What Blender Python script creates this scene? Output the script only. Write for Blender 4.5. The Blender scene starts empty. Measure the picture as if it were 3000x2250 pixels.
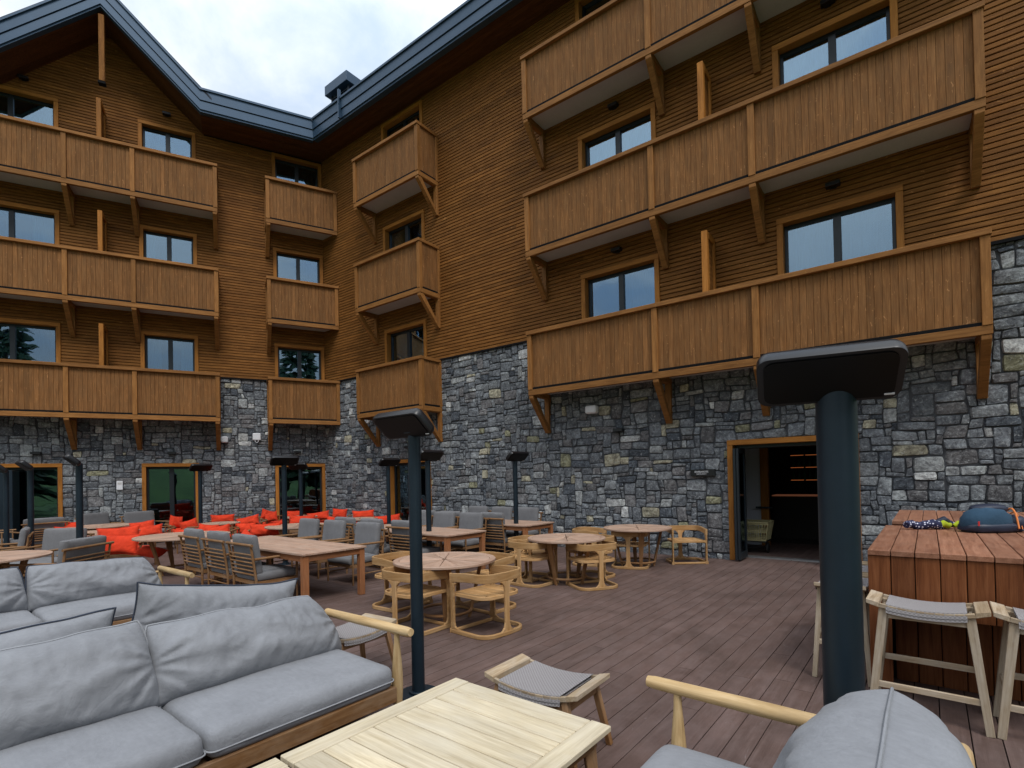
import bpy, bmesh, math, random
from mathutils import Vector, Matrix, Euler, noise
R_ = math.radians
sc = bpy.context.scene
C = sc.collection
PHI = -0.02916
AL = 2.00956
E1 = Vector((math.cos(PHI), math.sin(PHI), 0)); E2 = Vector((-math.sin(PHI), math.cos(PHI), 0))
def F(a, b, z=0): return E1*a + E2*b + Vector((0, 0, z))
LROT = math.atan2(math.cos(AL), math.sin(AL))
RROT = -math.pi/2
LX = Vector((math.sin(AL), math.cos(AL), 0)); LY = Vector((-math.cos(AL), math.sin(AL), 0))

# ------------------------------------------------------------------ materials
def new_mat(name):
    m = bpy.data.materials.new(name); m.use_nodes = True
    nt = m.node_tree
    for n in list(nt.nodes): nt.nodes.remove(n)
    out = nt.nodes.new('ShaderNodeOutputMaterial'); bs = nt.nodes.new('ShaderNodeBsdfPrincipled')
    nt.links.new(bs.outputs[0], out.inputs[0])
    return m, nt, bs, out
def nd(nt, t, **k):
    n = nt.nodes.new('ShaderNode'+t)
    for a, v in k.items(): setattr(n, a, v)
    return n
def ramp(nt, fac, stops):
    r = nd(nt, 'ValToRGB'); e = r.color_ramp.elements
    while len(e) < len(stops): e.new(0.5)
    for i, (p, c) in enumerate(stops):
        e[i].position = p; e[i].color = (*c, 1) if len(c) == 3 else c
    nt.links.new(fac, r.inputs[0]); return r.outputs[0]
def mapped_noise(nt, vec, scale, ns, detail=4, rough=.6, dist=0):
    mp = nd(nt, 'Mapping'); mp.inputs['Scale'].default_value = scale
    nt.links.new(vec, mp.inputs['Vector'])
    n = nd(nt, 'TexNoise'); n.inputs['Scale'].default_value = ns; n.inputs['Detail'].default_value = detail
    n.inputs['Roughness'].default_value = rough; n.inputs['Distortion'].default_value = dist
    nt.links.new(mp.outputs[0], n.inputs['Vector']); return n.outputs['Fac']
def mix(nt, f, a, b, mode='MIX'):
    m = nd(nt, 'Mix', data_type='RGBA', blend_type=mode)
    if isinstance(f, float): m.inputs[0].default_value = f
    else: nt.links.new(f, m.inputs[0])
    for i, x in ((6, a), (7, b)):
        if isinstance(x, tuple): m.inputs[i].default_value = (*x, 1) if len(x) == 3 else x
        else: nt.links.new(x, m.inputs[i])
    return m.outputs[2]
def math_(nt, op, a, b=None, c=None):
    m = nd(nt, 'Math', operation=op)
    for i, x in enumerate((a, b, c)):
        if x is None: continue
        if isinstance(x, (int, float)): m.inputs[i].default_value = x
        else: nt.links.new(x, m.inputs[i])
    return m.outputs[0]
def bump(nt, bs, h, strength=.3, dist=.01, prev=None):
    b = nd(nt, 'Bump'); b.inputs['Strength'].default_value = strength; b.inputs['Distance'].default_value = dist
    nt.links.new(h, b.inputs['Height'])
    if prev: nt.links.new(prev, b.inputs['Normal'])
    nt.links.new(b.outputs[0], bs.inputs['Normal']); return b.outputs[0]
def attr(nt, name, out='Vector'):
    a = nd(nt, 'Attribute', attribute_name=name); return a.outputs[out]

def wood(name, c0, c1, c2, rough=.6, grain=1., knots=.0, weather=0., wcol=(.3, .3, .3), spec=.16):
    """stained or raw timber; grain follows the 'gc' attribute (x = along the piece), board to board tone from 'tn'"""
    m, nt, bs, out = new_mat(name)
    g = attr(nt, 'gc'); t = attr(nt, 'tn', 'Color')
    sep = nd(nt, 'SeparateColor'); nt.links.new(t, sep.inputs[0]); tone = sep.outputs[0]
    n1 = mapped_noise(nt, g, (1.3, 22*grain, 22*grain), 1.6, 5, .65, .6)
    n2 = mapped_noise(nt, g, (3.5, 90*grain, 90*grain), 1.5, 3, .6)
    n3 = mapped_noise(nt, g, (1.0, 1.6, 1.6), 1.7, 3, .5)
    f = math_(nt, 'MULTIPLY_ADD', n1, .75, math_(nt, 'MULTIPLY', n2, .28))
    col = ramp(nt, f, [(.30, c0), (.52, c1), (.74, c2)])
    br = math_(nt, 'MULTIPLY_ADD', tone, .85, .57)
    br = math_(nt, 'MULTIPLY', br, math_(nt, 'MULTIPLY_ADD', n3, .5, .75))
    comb = nd(nt, 'CombineColor')
    for i in range(3): nt.links.new(br, comb.inputs[i])
    col = mix(nt, 1.0, col, comb.outputs[0], 'MULTIPLY')
    if knots > 0:
        k = mapped_noise(nt, g, (7, 16, 16), 1.5, 2, .5, 1.2)
        kr = ramp(nt, k, [(.67, (0, 0, 0)), (.76, (knots,)*3), (1, (knots,)*3)])
        col = mix(nt, kr, col, tuple(min(1, x*2.1+.03) for x in c2))
    if weather > 0:
        w = mapped_noise(nt, g, (2.2, 5, 5), 1.3, 5, .65, .4)
        wr = ramp(nt, w, [(.4, (0, 0, 0)), (.72, (weather,)*3)])
        col = mix(nt, wr, col, wcol)
    nt.links.new(col, bs.inputs['Base Color'])
    rr = math_(nt, 'MULTIPLY_ADD', n1, .25, rough-.12); nt.links.new(rr, bs.inputs['Roughness'])
    bs.inputs['Specular IOR Level'].default_value = spec
    bump(nt, bs, f, .28, .004)
    return m
def plain(name, col, rough=.5, metal=0., spec=.5, nz=0.15, ns=30, bstr=.0, coat=0.):
    m, nt, bs, out = new_mat(name)
    tc = nd(nt, 'TexCoord')
    n = mapped_noise(nt, tc.outputs['Object'], (1, 1, 1), ns, 5, .6)
    n2 = mapped_noise(nt, tc.outputs['Object'], (1, 1, 1), ns*.12, 3, .6)
    f = math_(nt, 'MULTIPLY_ADD', n, .5, math_(nt, 'MULTIPLY', n2, .5))
    lo = tuple(x*(1-nz) for x in col); hi = tuple(min(1, x*(1+nz)) for x in col)
    c = ramp(nt, f, [(.3, lo), (.7, hi)]); nt.links.new(c, bs.inputs['Base Color'])
    rr = math_(nt, 'MULTIPLY_ADD', n2, .3, rough-.15); nt.links.new(rr, bs.inputs['Roughness'])
    bs.inputs['Metallic'].default_value = metal; bs.inputs['Specular IOR Level'].default_value = spec
    bs.inputs['Coat Weight'].default_value = coat
    if bstr: bump(nt, bs, n, bstr, .004)
    return m
def fabric(name, col, sheen=.25, nz=.12, weave=700):
    m, nt, bs, out = new_mat(name)
    tc = nd(nt, 'TexCoord'); oi = nd(nt, 'ObjectInfo')
    ad = nd(nt, 'VectorMath', operation='ADD'); nt.links.new(tc.outputs['Object'], ad.inputs[0]); nt.links.new(oi.outputs['Random'], ad.inputs[1])
    v = ad.outputs[0]
    n = mapped_noise(nt, v, (1, 1, 1), 3.2, 5, .65, .5)
    n2 = mapped_noise(nt, v, (1, 1, 1), 14, 4, .6, 1.2)
    fine = mapped_noise(nt, v, (1, 1, 1), weave, 2, .5)
    streak = mapped_noise(nt, v, (26, 3, 140), 2.0, 3, .6)
    f = math_(nt, 'MULTIPLY_ADD', n, .55, math_(nt, 'MULTIPLY_ADD', n2, .2, math_(nt, 'MULTIPLY', streak, .25)))
    lo = tuple(x*(1-nz*1.3) for x in col); hi = tuple(min(1, x*(1+nz)) for x in col)
    c = ramp(nt, f, [(.35, lo), (.65, hi)])
    st = mapped_noise(nt, v, (1, 1, 1), 2.1, 6, .75, 1.5)
    sr = ramp(nt, st, [(.62, (0, 0, 0)), (.78, (.35, .35, .35))])
    c = mix(nt, sr, c, tuple(x*.72 for x in col))
    nt.links.new(c, bs.inputs['Base Color'])
    bs.inputs['Roughness'].default_value = .85; bs.inputs['Specular IOR Level'].default_value = .12
    bs.inputs['Sheen Weight'].default_value = sheen*.3
    b = bump(nt, bs, fine, .12, .001)
    b = bump(nt, bs, n2, .3, .012, b)
    cr_ = mapped_noise(nt, v, (1, 1, 1), 4.5, 3, .55, 2.2)
    rg = math_(nt, 'ABSOLUTE', math_(nt, 'SUBTRACT', cr_, .5))
    rg = math_(nt, 'MINIMUM', math_(nt, 'MULTIPLY', rg, 14.), 1.)
    bump(nt, bs, rg, .12, .008, b)
    return m
def stone_mat():
    m, nt, bs, out = new_mat('rubble_stone')
    g = attr(nt, 'gc'); t = attr(nt, 'tn', 'Color')
    n1 = mapped_noise(nt, g, (1, 1, 1), 7, 8, .72, .8)
    n2 = mapped_noise(nt, g, (1, 1, 1.6), 22, 6, .7, .6)
    n3 = mapped_noise(nt, g, (1, 1, 1), 70, 4, .6)
    f = ramp(nt, math_(nt, 'MULTIPLY_ADD', n1, .6, math_(nt, 'MULTIPLY', n2, .4)), [(.36, (.30, .30, .33)), (.5, (.85, .86, .87)), (.62, (1.55, 1.6, 1.6))])
    col = mix(nt, 1.0, t, f, 'MULTIPLY')
    fl = ramp(nt, n2, [(.58, (0, 0, 0)), (.66, (.62, .62, .62))])
    col = mix(nt, fl, col, (.46, .48, .49))
    dk = ramp(nt, mapped_noise(nt, g, (1, 1, 1), 15, 6, .7, 1.5), [(.30, (.75, .75, .75)), (.42, (0, 0, 0))])
    col = mix(nt, dk, col, (.025, .028, .032))
    nt.links.new(col, bs.inputs['Base Color']); bs.inputs['Roughness'].default_value = .9
    bs.inputs['Specular IOR Level'].default_value = .12
    h = math_(nt, 'MULTIPLY_ADD', n1, 1.0, math_(nt, 'MULTIPLY_ADD', n2, .5, math_(nt, 'MULTIPLY', n3, .15)))
    bump(nt, bs, h, .9, .035)
    return m
def glass_mat(name, refl=.35, tint=(.55, .62, .65)):
    m, nt, bs, out = new_mat(name); nt.nodes.remove(bs)
    tr = nd(nt, 'BsdfTransparent'); tr.inputs[0].default_value = (*tint, 1)
    gl = nd(nt, 'BsdfGlossy'); gl.inputs['Roughness'].default_value = .01; gl.inputs[0].default_value = (.62, .82, 1, 1)
    tc = nd(nt, 'TexCoord'); wav = mapped_noise(nt, tc.outputs['Object'], (1, 1, 1), 1.1, 2, .4)
    b = nd(nt, 'Bump'); b.inputs['Strength'].default_value = .12; b.inputs['Distance'].default_value = .03
    nt.links.new(wav, b.inputs['Height']); nt.links.new(b.outputs[0], gl.inputs['Normal'])
    lw = nd(nt, 'LayerWeight'); lw.inputs['Blend'].default_value = .25
    f = math_(nt, 'MULTIPLY_ADD', lw.outputs['Fresnel'], .6, refl)
    f.node.use_clamp = True
    mx = nd(nt, 'MixShader'); nt.links.new(f, mx.inputs[0]); nt.links.new(tr.outputs[0], mx.inputs[1]); nt.links.new(gl.outputs[0], mx.inputs[2])
    nt.links.new(mx.outputs[0], out.inputs[0]); return m
def emit(name, col, s):
    m, nt, bs, out = new_mat(name)
    bs.inputs['Base Color'].default_value = (*col, 1)
    bs.inputs['Emission Color'].default_value = (*col, 1); bs.inputs['Emission Strength'].default_value = s
    return m

M = {}
M['clad'] = wood('stained_cladding', (.078, .029, .0060), (.198, .080, .018), (.315, .145, .041), .7, 1.0, .45)
M['panel'] = wood('balcony_boarding', (.115, .046, .013), (.212, .094, .031), (.32, .155, .058), .72, .9, .55, .35, (.16, .095, .045))
M['trim'] = wood('stained_trim', (.15, .062, .016), (.255, .112, .032), (.36, .17, .054), .6, .7, .15)
M['trimo'] = wood('orange_casing', (.21, .080, .014), (.34, .135, .026), (.44, .19, .042), .55, .6, .1)
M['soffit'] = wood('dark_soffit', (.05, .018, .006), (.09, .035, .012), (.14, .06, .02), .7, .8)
M['teak'] = wood('teak', (.12, .054, .021), (.215, .106, .042), (.32, .175, .080), .6, 1.2, 0, .4, (.42, .32, .22))
M['teak_red'] = wood('red_brown_teak', (.17, .062, .022), (.27, .105, .042), (.37, .16, .07), .55, 1.1, 0, .2, (.30, .2, .13))
M['tabletop'] = wood('weathered_tabletop', (.27, .155, .105), (.40, .25, .175), (.50, .34, .25), .52, 1.0, 0, .6, (.50, .38, .30), .5)
M['teak_pale'] = wood('pale_teak', (.35, .285, .185), (.50, .425, .295), (.62, .545, .405), .62, 1.1, 0, .5, (.62, .57, .47))
M['teak_grey'] = wood('silvered_teak', (.20, .135, .078), (.33, .245, .155), (.48, .39, .28), .7, 1.2, 0, .5, (.55, .50, .43))
M['log'] = wood('honey_log', (.31, .195, .085), (.49, .335, .165), (.66, .49, .28), .55, .7, .1, .3, (.55, .45, .3))
M['ash'] = wood('golden_ash', (.26, .135, .048), (.42, .235, .095), (.57, .355, .165), .5, .8, 0, .3, (.58, .44, .28))
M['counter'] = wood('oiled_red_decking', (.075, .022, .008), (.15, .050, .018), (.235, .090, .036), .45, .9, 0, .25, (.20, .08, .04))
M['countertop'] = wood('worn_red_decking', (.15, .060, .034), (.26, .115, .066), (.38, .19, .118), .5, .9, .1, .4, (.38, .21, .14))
def deckmat():
    m = wood('composite_deck', (.082, .051, .042), (.108, .069, .058), (.138, .091, .078), .62, 1.4, 0, .4, (.175, .13, .12), .3)
    nt = m.node_tree; bs = [n for n in nt.nodes if n.type == 'BSDF_PRINCIPLED'][0]
    src = bs.inputs['Base Color'].links[0].from_socket
    tc = nd(nt, 'TexCoord')
    s1 = mapped_noise(nt, tc.outputs['Object'], (1, 1, 1), 1.3, 6, .7, .8)
    s2 = mapped_noise(nt, tc.outputs['Object'], (1, 2.6, 1), 3.3, 7, .78, 2.2)
    r1 = ramp(nt, s1, [(.35, (.80, .80, .80)), (.65, (1.18, 1.18, 1.2))])
    c = mix(nt, 1.0, src, r1, 'MULTIPLY')
    r2 = ramp(nt, s2, [(.645, (0, 0, 0)), (.70, (.55, .55, .55))])
    c = mix(nt, r2, c, (.30, .26, .25)); nt.links.new(c, bs.inputs['Base Color'])
    return m
M['deck'] = deckmat()
M['stone'] = stone_mat()
M['mortar'] = plain('dark_mortar', (.055, .058, .065), .95, bstr=.6)
M['steel'] = plain('blue_black_steel', (.008, .019, .030), .45, .3, .5, .2, 12)
M['black'] = plain('black_plastic', (.006, .006, .008), .35, 0, .5, .2, 20)
M['emitter'] = plain('black_ceramic_glass', (.003, .003, .003), .3, 0, .2, .1, 4)
M['fascia'] = plain('slate_blue_metal', (.034, .072, .125), .45, .3, .5, .12, 3)
M['roofm'] = plain('dark_roof_sheet', (.03, .04, .055), .5, .4)
M['gap'] = plain('black_flashing', (.008, .008, .009), .8, 0, .08)
M['plaster'] = plain('grey_render', (.50, .49, .48), .9, nz=.08)
M['frame'] = plain('anthracite_frame', (.012, .017, .022), .4, .2)
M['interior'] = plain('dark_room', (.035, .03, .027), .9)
M['white'] = plain('white_plastic', (.72, .73, .76), .45, nz=.05)
M['whitewall'] = plain('pale_wall', (.60, .62, .66), .8, nz=.05)
M['grey'] = fabric('grey_canvas', (.235, .243, .262))
M['greyc'] = fabric('warm_grey_canvas', (.165, .165, .172))
M['greyd'] = fabric('slate_piping', (.05, .06, .085), .1)
M['orange'] = fabric('orange_canvas', (.66, .050, .018), .15, .25)
M['amber'] = plain('amber_cord', (.70, .20, .035), .5)
M['pipe_l'] = fabric('pale_piping', (.30, .31, .33), .1)
M['sheer'] = fabric('sheer_curtain', (.52, .60, .68), .1, .05)
M['green'] = fabric('green_curtain', (.030, .10, .085), .1)
M['glass_up'] = glass_mat('sky_glass', .26, (.55, .68, .74))
M['glass_dn'] = glass_mat('dark_door_glass', .16, (.35, .42, .40))
M['strip'] = emit('warm_shelf_light', (.8, .22, .06), .28)
M['strip2'] = emit('dim_counter_light', (.55, .20, .10), .10)
M['wicker'] = wood('wicker', (.22, .19, .09), (.40, .35, .18), (.55, .50, .28), .7, 2)
M['blue'] = fabric('slate_blue_nylon', (.032, .070, .115), .1)
M['navy'] = plain('navy_nylon', (.012, .018, .04), .5)
M['lime'] = fabric('lime_cloth', (.42, .50, .03), .1)
M['red'] = plain('red_label', (.6, .03, .03), .5)
M['dark_metal'] = plain('galvanised_strip', (.35, .36, .37), .4, .8)
M['rubber'] = plain('rubber', (.012, .012, .012), .7)
M['ropes'] = fabric('taupe_cord', (.42, .38, .37), .1)
M['bark'] = plain('bark', (.06, .04, .028), .9, bstr=.6)
M['needle'] = plain('spruce_needles', (.02, .05, .02), .8, nz=.4, ns=3)
def weave_mat():
    m, nt, bs, out = new_mat('woven_cord')
    g = attr(nt, 'gc')
    mp = nd(nt, 'Mapping'); mp.inputs['Scale'].default_value = (85, 85, 85); nt.links.new(g, mp.inputs[0])
    ch = nd(nt, 'TexChecker'); ch.inputs['Scale'].default_value = 1; nt.links.new(mp.outputs[0], ch.inputs[0])
    wv = nd(nt, 'TexWave', wave_type='BANDS', bands_direction='DIAGONAL'); wv.inputs['Scale'].default_value = 1.6; wv.inputs['Distortion'].default_value = .8
    nt.links.new(mp.outputs[0], wv.inputs[0])
    h = math_(nt, 'MULTIPLY_ADD', ch.outputs['Fac'], .6, math_(nt, 'MULTIPLY', wv.outputs['Fac'], .4))
    c = ramp(nt, h, [(.15, (.27, .25, .25)), (.6, (.37, .345, .345)), (1, (.44, .415, .42))])
    nt.links.new(c, bs.inputs['Base Color']); bs.inputs['Roughness'].default_value = .85
    bump(nt, bs, h, .8, .006); return m
M['weave'] = weave_mat()
def scarf_mat():
    m, nt, bs, out = new_mat('patterned_scarf'); tc = nd(nt, 'TexCoord')
    v = nd(nt, 'TexVoronoi'); v.inputs['Scale'].default_value = 42; nt.links.new(tc.outputs['Object'], v.inputs[0])
    c = ramp(nt, v.outputs['Distance'], [(.0, (.75, .75, .8)), (.26, (.6, .62, .75)), (.34, (.012, .016, .07)), (1, (.008, .01, .035))])
    nt.links.new(c, bs.inputs['Base Color']); bs.inputs['Roughness'].default_value = .8; return m
M['scarf'] = scarf_mat()
def grass_mat():
    m, nt, bs, out = new_mat('hill_grass'); tc = nd(nt, 'TexCoord')
    n = mapped_noise(nt, tc.outputs['Object'], (1, 1, 1), .25, 8, .7)
    c = ramp(nt, n, [(.3, (.025, .07, .012)), (.7, (.075, .15, .03))]); nt.links.new(c, bs.inputs['Base Color']); bs.inputs['Roughness'].default_value = .95
    return m
M['grass'] = grass_mat()

# ------------------------------------------------------------------ mesh builder
class MB:
    def __init__(s, seed=0): s.v = []; s.f = []; s.g = []; s.t = []; s.sm = []; s.r = random.Random(seed)
    def add(s, vs, fs, gs=None, tone=None, smooth=False):
        o = len(s.v); s.v += [tuple(x) for x in vs]
        off = (s.r.uniform(-40, 40), s.r.uniform(-9, 9), s.r.uniform(-9, 9))
        if gs is None: gs = vs
        s.g += [(g[0]+off[0], g[1]+off[1], g[2]+off[2]) for g in gs]
        if tone is None: tone = s.r.uniform(.3, .7)
        c = (tone, tone, tone, 1) if not isinstance(tone, tuple) else (*tone, 1)
        s.t += [c]*len(vs)
        s.f += [tuple(i+o for i in f) for f in fs]; s.sm += [smooth]*len(fs)
    def box(s, c, d, rot=None, tone=None, taper=None):
        """centre c, full size d; rot = Matrix 3x3 or z angle; grain along the longest side; taper=(kx,ky) scales the top"""
        hx, hy, hz = d[0]/2, d[1]/2, d[2]/2
        L = []
        for z in (-1, 1):
            k = taper if (taper and z > 0) else (1, 1)
            for x, y in ((-1, -1), (1, -1), (1, 1), (-1, 1)): L.append((x*hx*k[0], y*hy*k[1], z*hz))
        ax = sorted(range(3), key=lambda i: -d[i])
        gs = [(p[ax[0]], p[ax[1]], p[ax[2]]) for p in L]
        if rot is not None:
            Mx = rot if isinstance(rot, Matrix) else Matrix.Rotation(rot, 3, 'Z')
            L = [Mx @ Vector(p) for p in L]
        vs = [(p[0]+c[0], p[1]+c[1], p[2]+c[2]) for p in L]
        s.add(vs, [(3, 2, 1, 0), (4, 5, 6, 7), (0, 1, 5, 4), (1, 2, 6, 5), (2, 3, 7, 6), (3, 0, 4, 7)], gs, tone)
    def bb(s, x0, x1, y0, y1, z0, z1, tone=None):
        s.box(((x0+x1)/2, (y0+y1)/2, (z0+z1)/2), (abs(x1-x0), abs(y1-y0), abs(z1-z0)), None, tone)
    def bar(s, a, b, w, h, up=(0, 0, 1), tone=None, taper=1.):
        a = Vector(a); b = Vector(b); x = (b-a); l = x.length; x.normalize()
        u = Vector(up); y = u.cross(x)
        if y.length < 1e-4: y = Vector((1, 0, 0)).cross(x)
        y.normalize(); z = x.cross(y)
        L = []; G = []
        for t, k in ((0, 1), (l, taper)):
            for p, q in ((-1, -1), (1, -1), (1, 1), (-1, 1)):
                L.append(a + x*t + y*(p*w/2*k) + z*(q*h/2*k)); G.append((t, p*w/2, q*h/2))
        s.add(L, [(0, 1, 2, 3), (7, 6, 5, 4), (0, 4, 5, 1), (1, 5, 6, 2), (2, 6, 7, 3), (3, 7, 4, 0)], G, tone)
    def tube(s, pts, r, n=12, closed=False, caps=True, tone=None, smooth=True, flat=1.):
        pts = [Vector(p) for p in pts]; N = len(pts)
        rs = r if isinstance(r, (list, tuple)) else [r]*N
        vs = []; gs = []; d = 0; prev = None
        for i, p in enumerate(pts):
            if closed: t = pts[(i+1) % N]-pts[i-1]
            else: t = pts[min(i+1, N-1)]-pts[max(i-1, 0)]
            t.normalize()
            if prev is None:
                u = t.cross(Vector((0, 0, 1)))
                if u.length < .05: u = t.cross(Vector((0, 1, 0)))
                u.normalize()
            else:
                u = prev - t*prev.dot(t); u.normalize()
            prev = u; w = t.cross(u)
            if i: d += (p-pts[i-1]).length
            for k in range(n):
                a = 2*math.pi*k/n
                vs.append(p + u*math.cos(a)*rs[i] + w*math.sin(a)*rs[i]*flat); gs.append((d, math.cos(a)*rs[i], math.sin(a)*rs[i]))
        fs = []
        for i in range(N if closed else N-1):
            j = (i+1) % N
            for k in range(n): fs.append((i*n+k, i*n+(k+1) % n, j*n+(k+1) % n, j*n+k))
        if caps and not closed:
            fs.append(tuple(range(n-1, -1, -1))); fs.append(tuple((N-1)*n+k for k in range(n)))
        s.add(vs, fs, gs, tone, smooth)
    def cyl(s, c, r, h, n=24, tone=None, r2=None, smooth=True):
        s.tube([(c[0], c[1], c[2]), (c[0], c[1], c[2]+h)], [r, r if r2 is None else r2], n, tone=tone, smooth=smooth)
    def poly(s, pts, ext, tone=None, gs=None):
        """planar polygon pts extruded by vector ext"""
        pts = [Vector(p) for p in pts]; e = Vector(ext); n = len(pts)
        vs = pts + [p+e for p in pts]
        nrm = Vector((0, 0, 0))
        for i in range(n): nrm += pts[i].cross(pts[(i+1) % n])
        fs = [tuple(range(n-1, -1, -1)), tuple(range(n, 2*n))] + [(i, (i+1) % n, n+(i+1) % n, n+i) for i in range(n)]
        if nrm.dot(e) < 0: fs = [tuple(reversed(f)) for f in fs]
        s.add(vs, fs, gs, tone)
    def ribbon(s, path, z0, z1, th, tone=None, closed=False):
        """vertical strip following a plan path [(x,y)...]; z0,z1 constants or lists"""
        N = len(path); P = [Vector((p[0], p[1])) for p in path]
        Z0 = z0 if isinstance(z0, list) else [z0]*N; Z1 = z1 if isinstance(z1, list) else [z1]*N
        vs = []; gs = []; d = 0
        for i, p in enumerate(P):
            t = (P[(i+1) % N]-P[i-1]) if closed else (P[min(i+1, N-1)]-P[max(i-1, 0)])
            t.normalize(); nn = Vector((-t.y, t.x))*th/2
            if i: d += (p-P[i-1]).length
            for q, z in ((nn, Z0[i]), (-nn, Z0[i]), (-nn, Z1[i]), (nn, Z1[i])):
                vs.append((p.x+q.x, p.y+q.y, z)); gs.append((d, z, q.x+q.y))
        fs = []
        for i in range(N if closed else N-1):
            j = (i+1) % N
            for k in range(4): fs.append((i*4+k, j*4+k, j*4+(k+1) % 4, i*4+(k+1) % 4))
        if not closed: fs += [(3, 2, 1, 0), tuple((N-1)*4+k for k in range(4))]
        s.add(vs, fs, gs, tone)
    def build(s, name, mat, parent=None, bevel=0, seg=1, loc=None, rz=None, wn=False):
        me = bpy.data.meshes.new(name); me.from_pydata(s.v, [], s.f); me.update()
        a = me.attributes.new('gc', 'FLOAT_VECTOR', 'POINT'); a.data.foreach_set('vector', [x for g in s.g for x in g])
        a = me.attributes.new('tn', 'FLOAT_COLOR', 'POINT'); a.data.foreach_set('color', [x for g in s.t for x in g])
        me.polygons.foreach_set('use_smooth', s.sm)
        if any(s.sm): me.set_sharp_from_angle(angle=R_(42))
        me.materials.append(M[mat] if isinstance(mat, str) else mat)
        o = bpy.data.objects.new(name, me); C.objects.link(o)
        if parent: o.parent = parent
        if loc is not None: o.location = loc
        if rz is not None: o.rotation_euler = (0, 0, rz)
        if bevel:
            b = o.modifiers.new('bev', 'BEVEL'); b.width = bevel; b.segments = seg; b.limit_method = 'ANGLE'; b.angle_limit = R_(40)
        return o
def empty(name, loc=(0, 0, 0), rz=0., parent=None):
    o = bpy.data.objects.new(name, None); C.objects.link(o); o.location = loc; o.rotation_euler = (0, 0, rz)
    o.empty_display_size = .1
    if parent: o.parent = parent
    return o
def tag(o, label=None, cat=None, group=None, kind=None):
    for k, v in (('label', label), ('category', cat), ('group', group), ('kind', kind)):
        if v: o[k] = v
    return o
KIDS = {}
def children(o): return [c for c in C.objects if c.parent == o]
def dup(root, loc, rz, label, group=None, cat=None):
    kids = KIDS.setdefault(root.name, None)
    if kids is None:
        kids = [(c, children(c)) for c in children(root)]; KIDS[root.name] = kids
    r = root.copy(); C.objects.link(r); r.location = loc; r.rotation_euler = (0, 0, rz)
    r['label'] = label
    if group: r['group'] = group
    if cat: r['category'] = cat
    for c, gk in kids:
        n = c.copy(); C.objects.link(n); n.parent = r
        for g in gk:
            q = g.copy(); C.objects.link(q); q.parent = n
    return r
PLACED = set()
def place(proto, a, b, rz, label, group=None, z=0.):
    """first use moves the prototype itself, later ones copy it; position in the terrace frame"""
    loc = F(a, b, z)
    if proto.name not in PLACED:
        PLACED.add(proto.name); KIDS[proto.name] = [(c, children(c)) for c in children(proto)]
        proto.location = loc; proto.rotation_euler = (0, 0, rz+PHI); tag(proto, label, None, group); return proto
    return dup(proto, loc, rz+PHI, label, group)

# ------------------------------------------------------------------ camera, light, sky
P_ = dict(f=1127.337, cy=1017.236, roll=.02047, pitch=.01182, yaw=.92728)
cam = bpy.data.cameras.new('camera'); co = bpy.data.objects.new('camera', cam); C.objects.link(co)
co.location = (-10.74171, -16.16839, 1.7)
fw0 = Vector((math.sin(P_['yaw']), math.cos(P_['yaw']), 0)); r0 = Vector((math.cos(P_['yaw']), -math.sin(P_['yaw']), 0)); u0 = Vector((0, 0, 1))
fw = fw0*math.cos(P_['pitch']) + u0*math.sin(P_['pitch']); up = -fw0*math.sin(P_['pitch']) + u0*math.cos(P_['pitch'])
cr, sr = math.cos(P_['roll']), math.sin(P_['roll'])
# picture axes: horizon climbs to the right
X = r0*cr - up*sr; Y = r0*sr + up*cr
co.rotation_euler = Matrix((X, Y, -fw)).transposed().to_euler()
cam.sensor_width = 36; cam.lens = P_['f']/2212*36; cam.shift_y = (P_['cy']-829.5)/2212
cam.clip_start = .05; cam.clip_end = 2000
sc.camera = co
sc.render.resolution_x = 1024; sc.render.resolution_y = 768

SUN_DIR = Vector((-.42, -.62, 1.05)).normalized()     # towards the sun, behind the camera
el = math.asin(SUN_DIR.z); az = math.atan2(SUN_DIR.x, SUN_DIR.y)
w = bpy.data.worlds.new('World'); sc.world = w; w.use_nodes = True
nt = w.node_tree
for n in list(nt.nodes): nt.nodes.remove(n)
wo = nd(nt, 'OutputWorld'); bg = nd(nt, 'Background'); bg.inputs[1].default_value = .12
sky = nd(nt, 'TexSky', sky_type='NISHITA'); sky.sun_disc = False; sky.sun_elevation = el; sky.sun_rotation = az
sky.air_density = 1.2; sky.dust_density = 1.5; sky.altitude = 1000
tc = nd(nt, 'TexCoord')
sep = nd(nt, 'SeparateXYZ'); nt.links.new(tc.outputs['Generated'], sep.inputs[0])
den = math_(nt, 'ADD', sep.outputs[2], .28)
den = math_(nt, 'MAXIMUM', den, .1)
cx = math_(nt, 'DIVIDE', sep.outputs[0], den); cyy = math_(nt, 'DIVIDE', sep.outputs[1], den)
cmb = nd(nt, 'CombineXYZ'); nt.links.new(cx, cmb.inputs[0]); nt.links.new(cyy, cmb.inputs[1])
n1 = mapped_noise(nt, cmb.outputs[0], (1, 1, 1), 1.7, 8, .56, .3)
n2 = mapped_noise(nt, cmb.outputs[0], (1, 1, 1), 5.5, 6, .6, .4)
nn = math_(nt, 'MULTIPLY_ADD', n1, .8, math_(nt, 'MULTIPLY', n2, .2))
mask = ramp(nt, nn, [(.33, (0, 0, 0)), (.50, (1, 1, 1))])
shade0 = ramp(nt, nn, [(.40, (5.6, 6.2, 7.0)), (.54, (7.2, 7.6, 8.1)), (.72, (8.5, 8.7, 8.9))])
skyb0 = mix(nt, .6, sky.outputs[0], (5.2, 6.6, 8.4))
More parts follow.
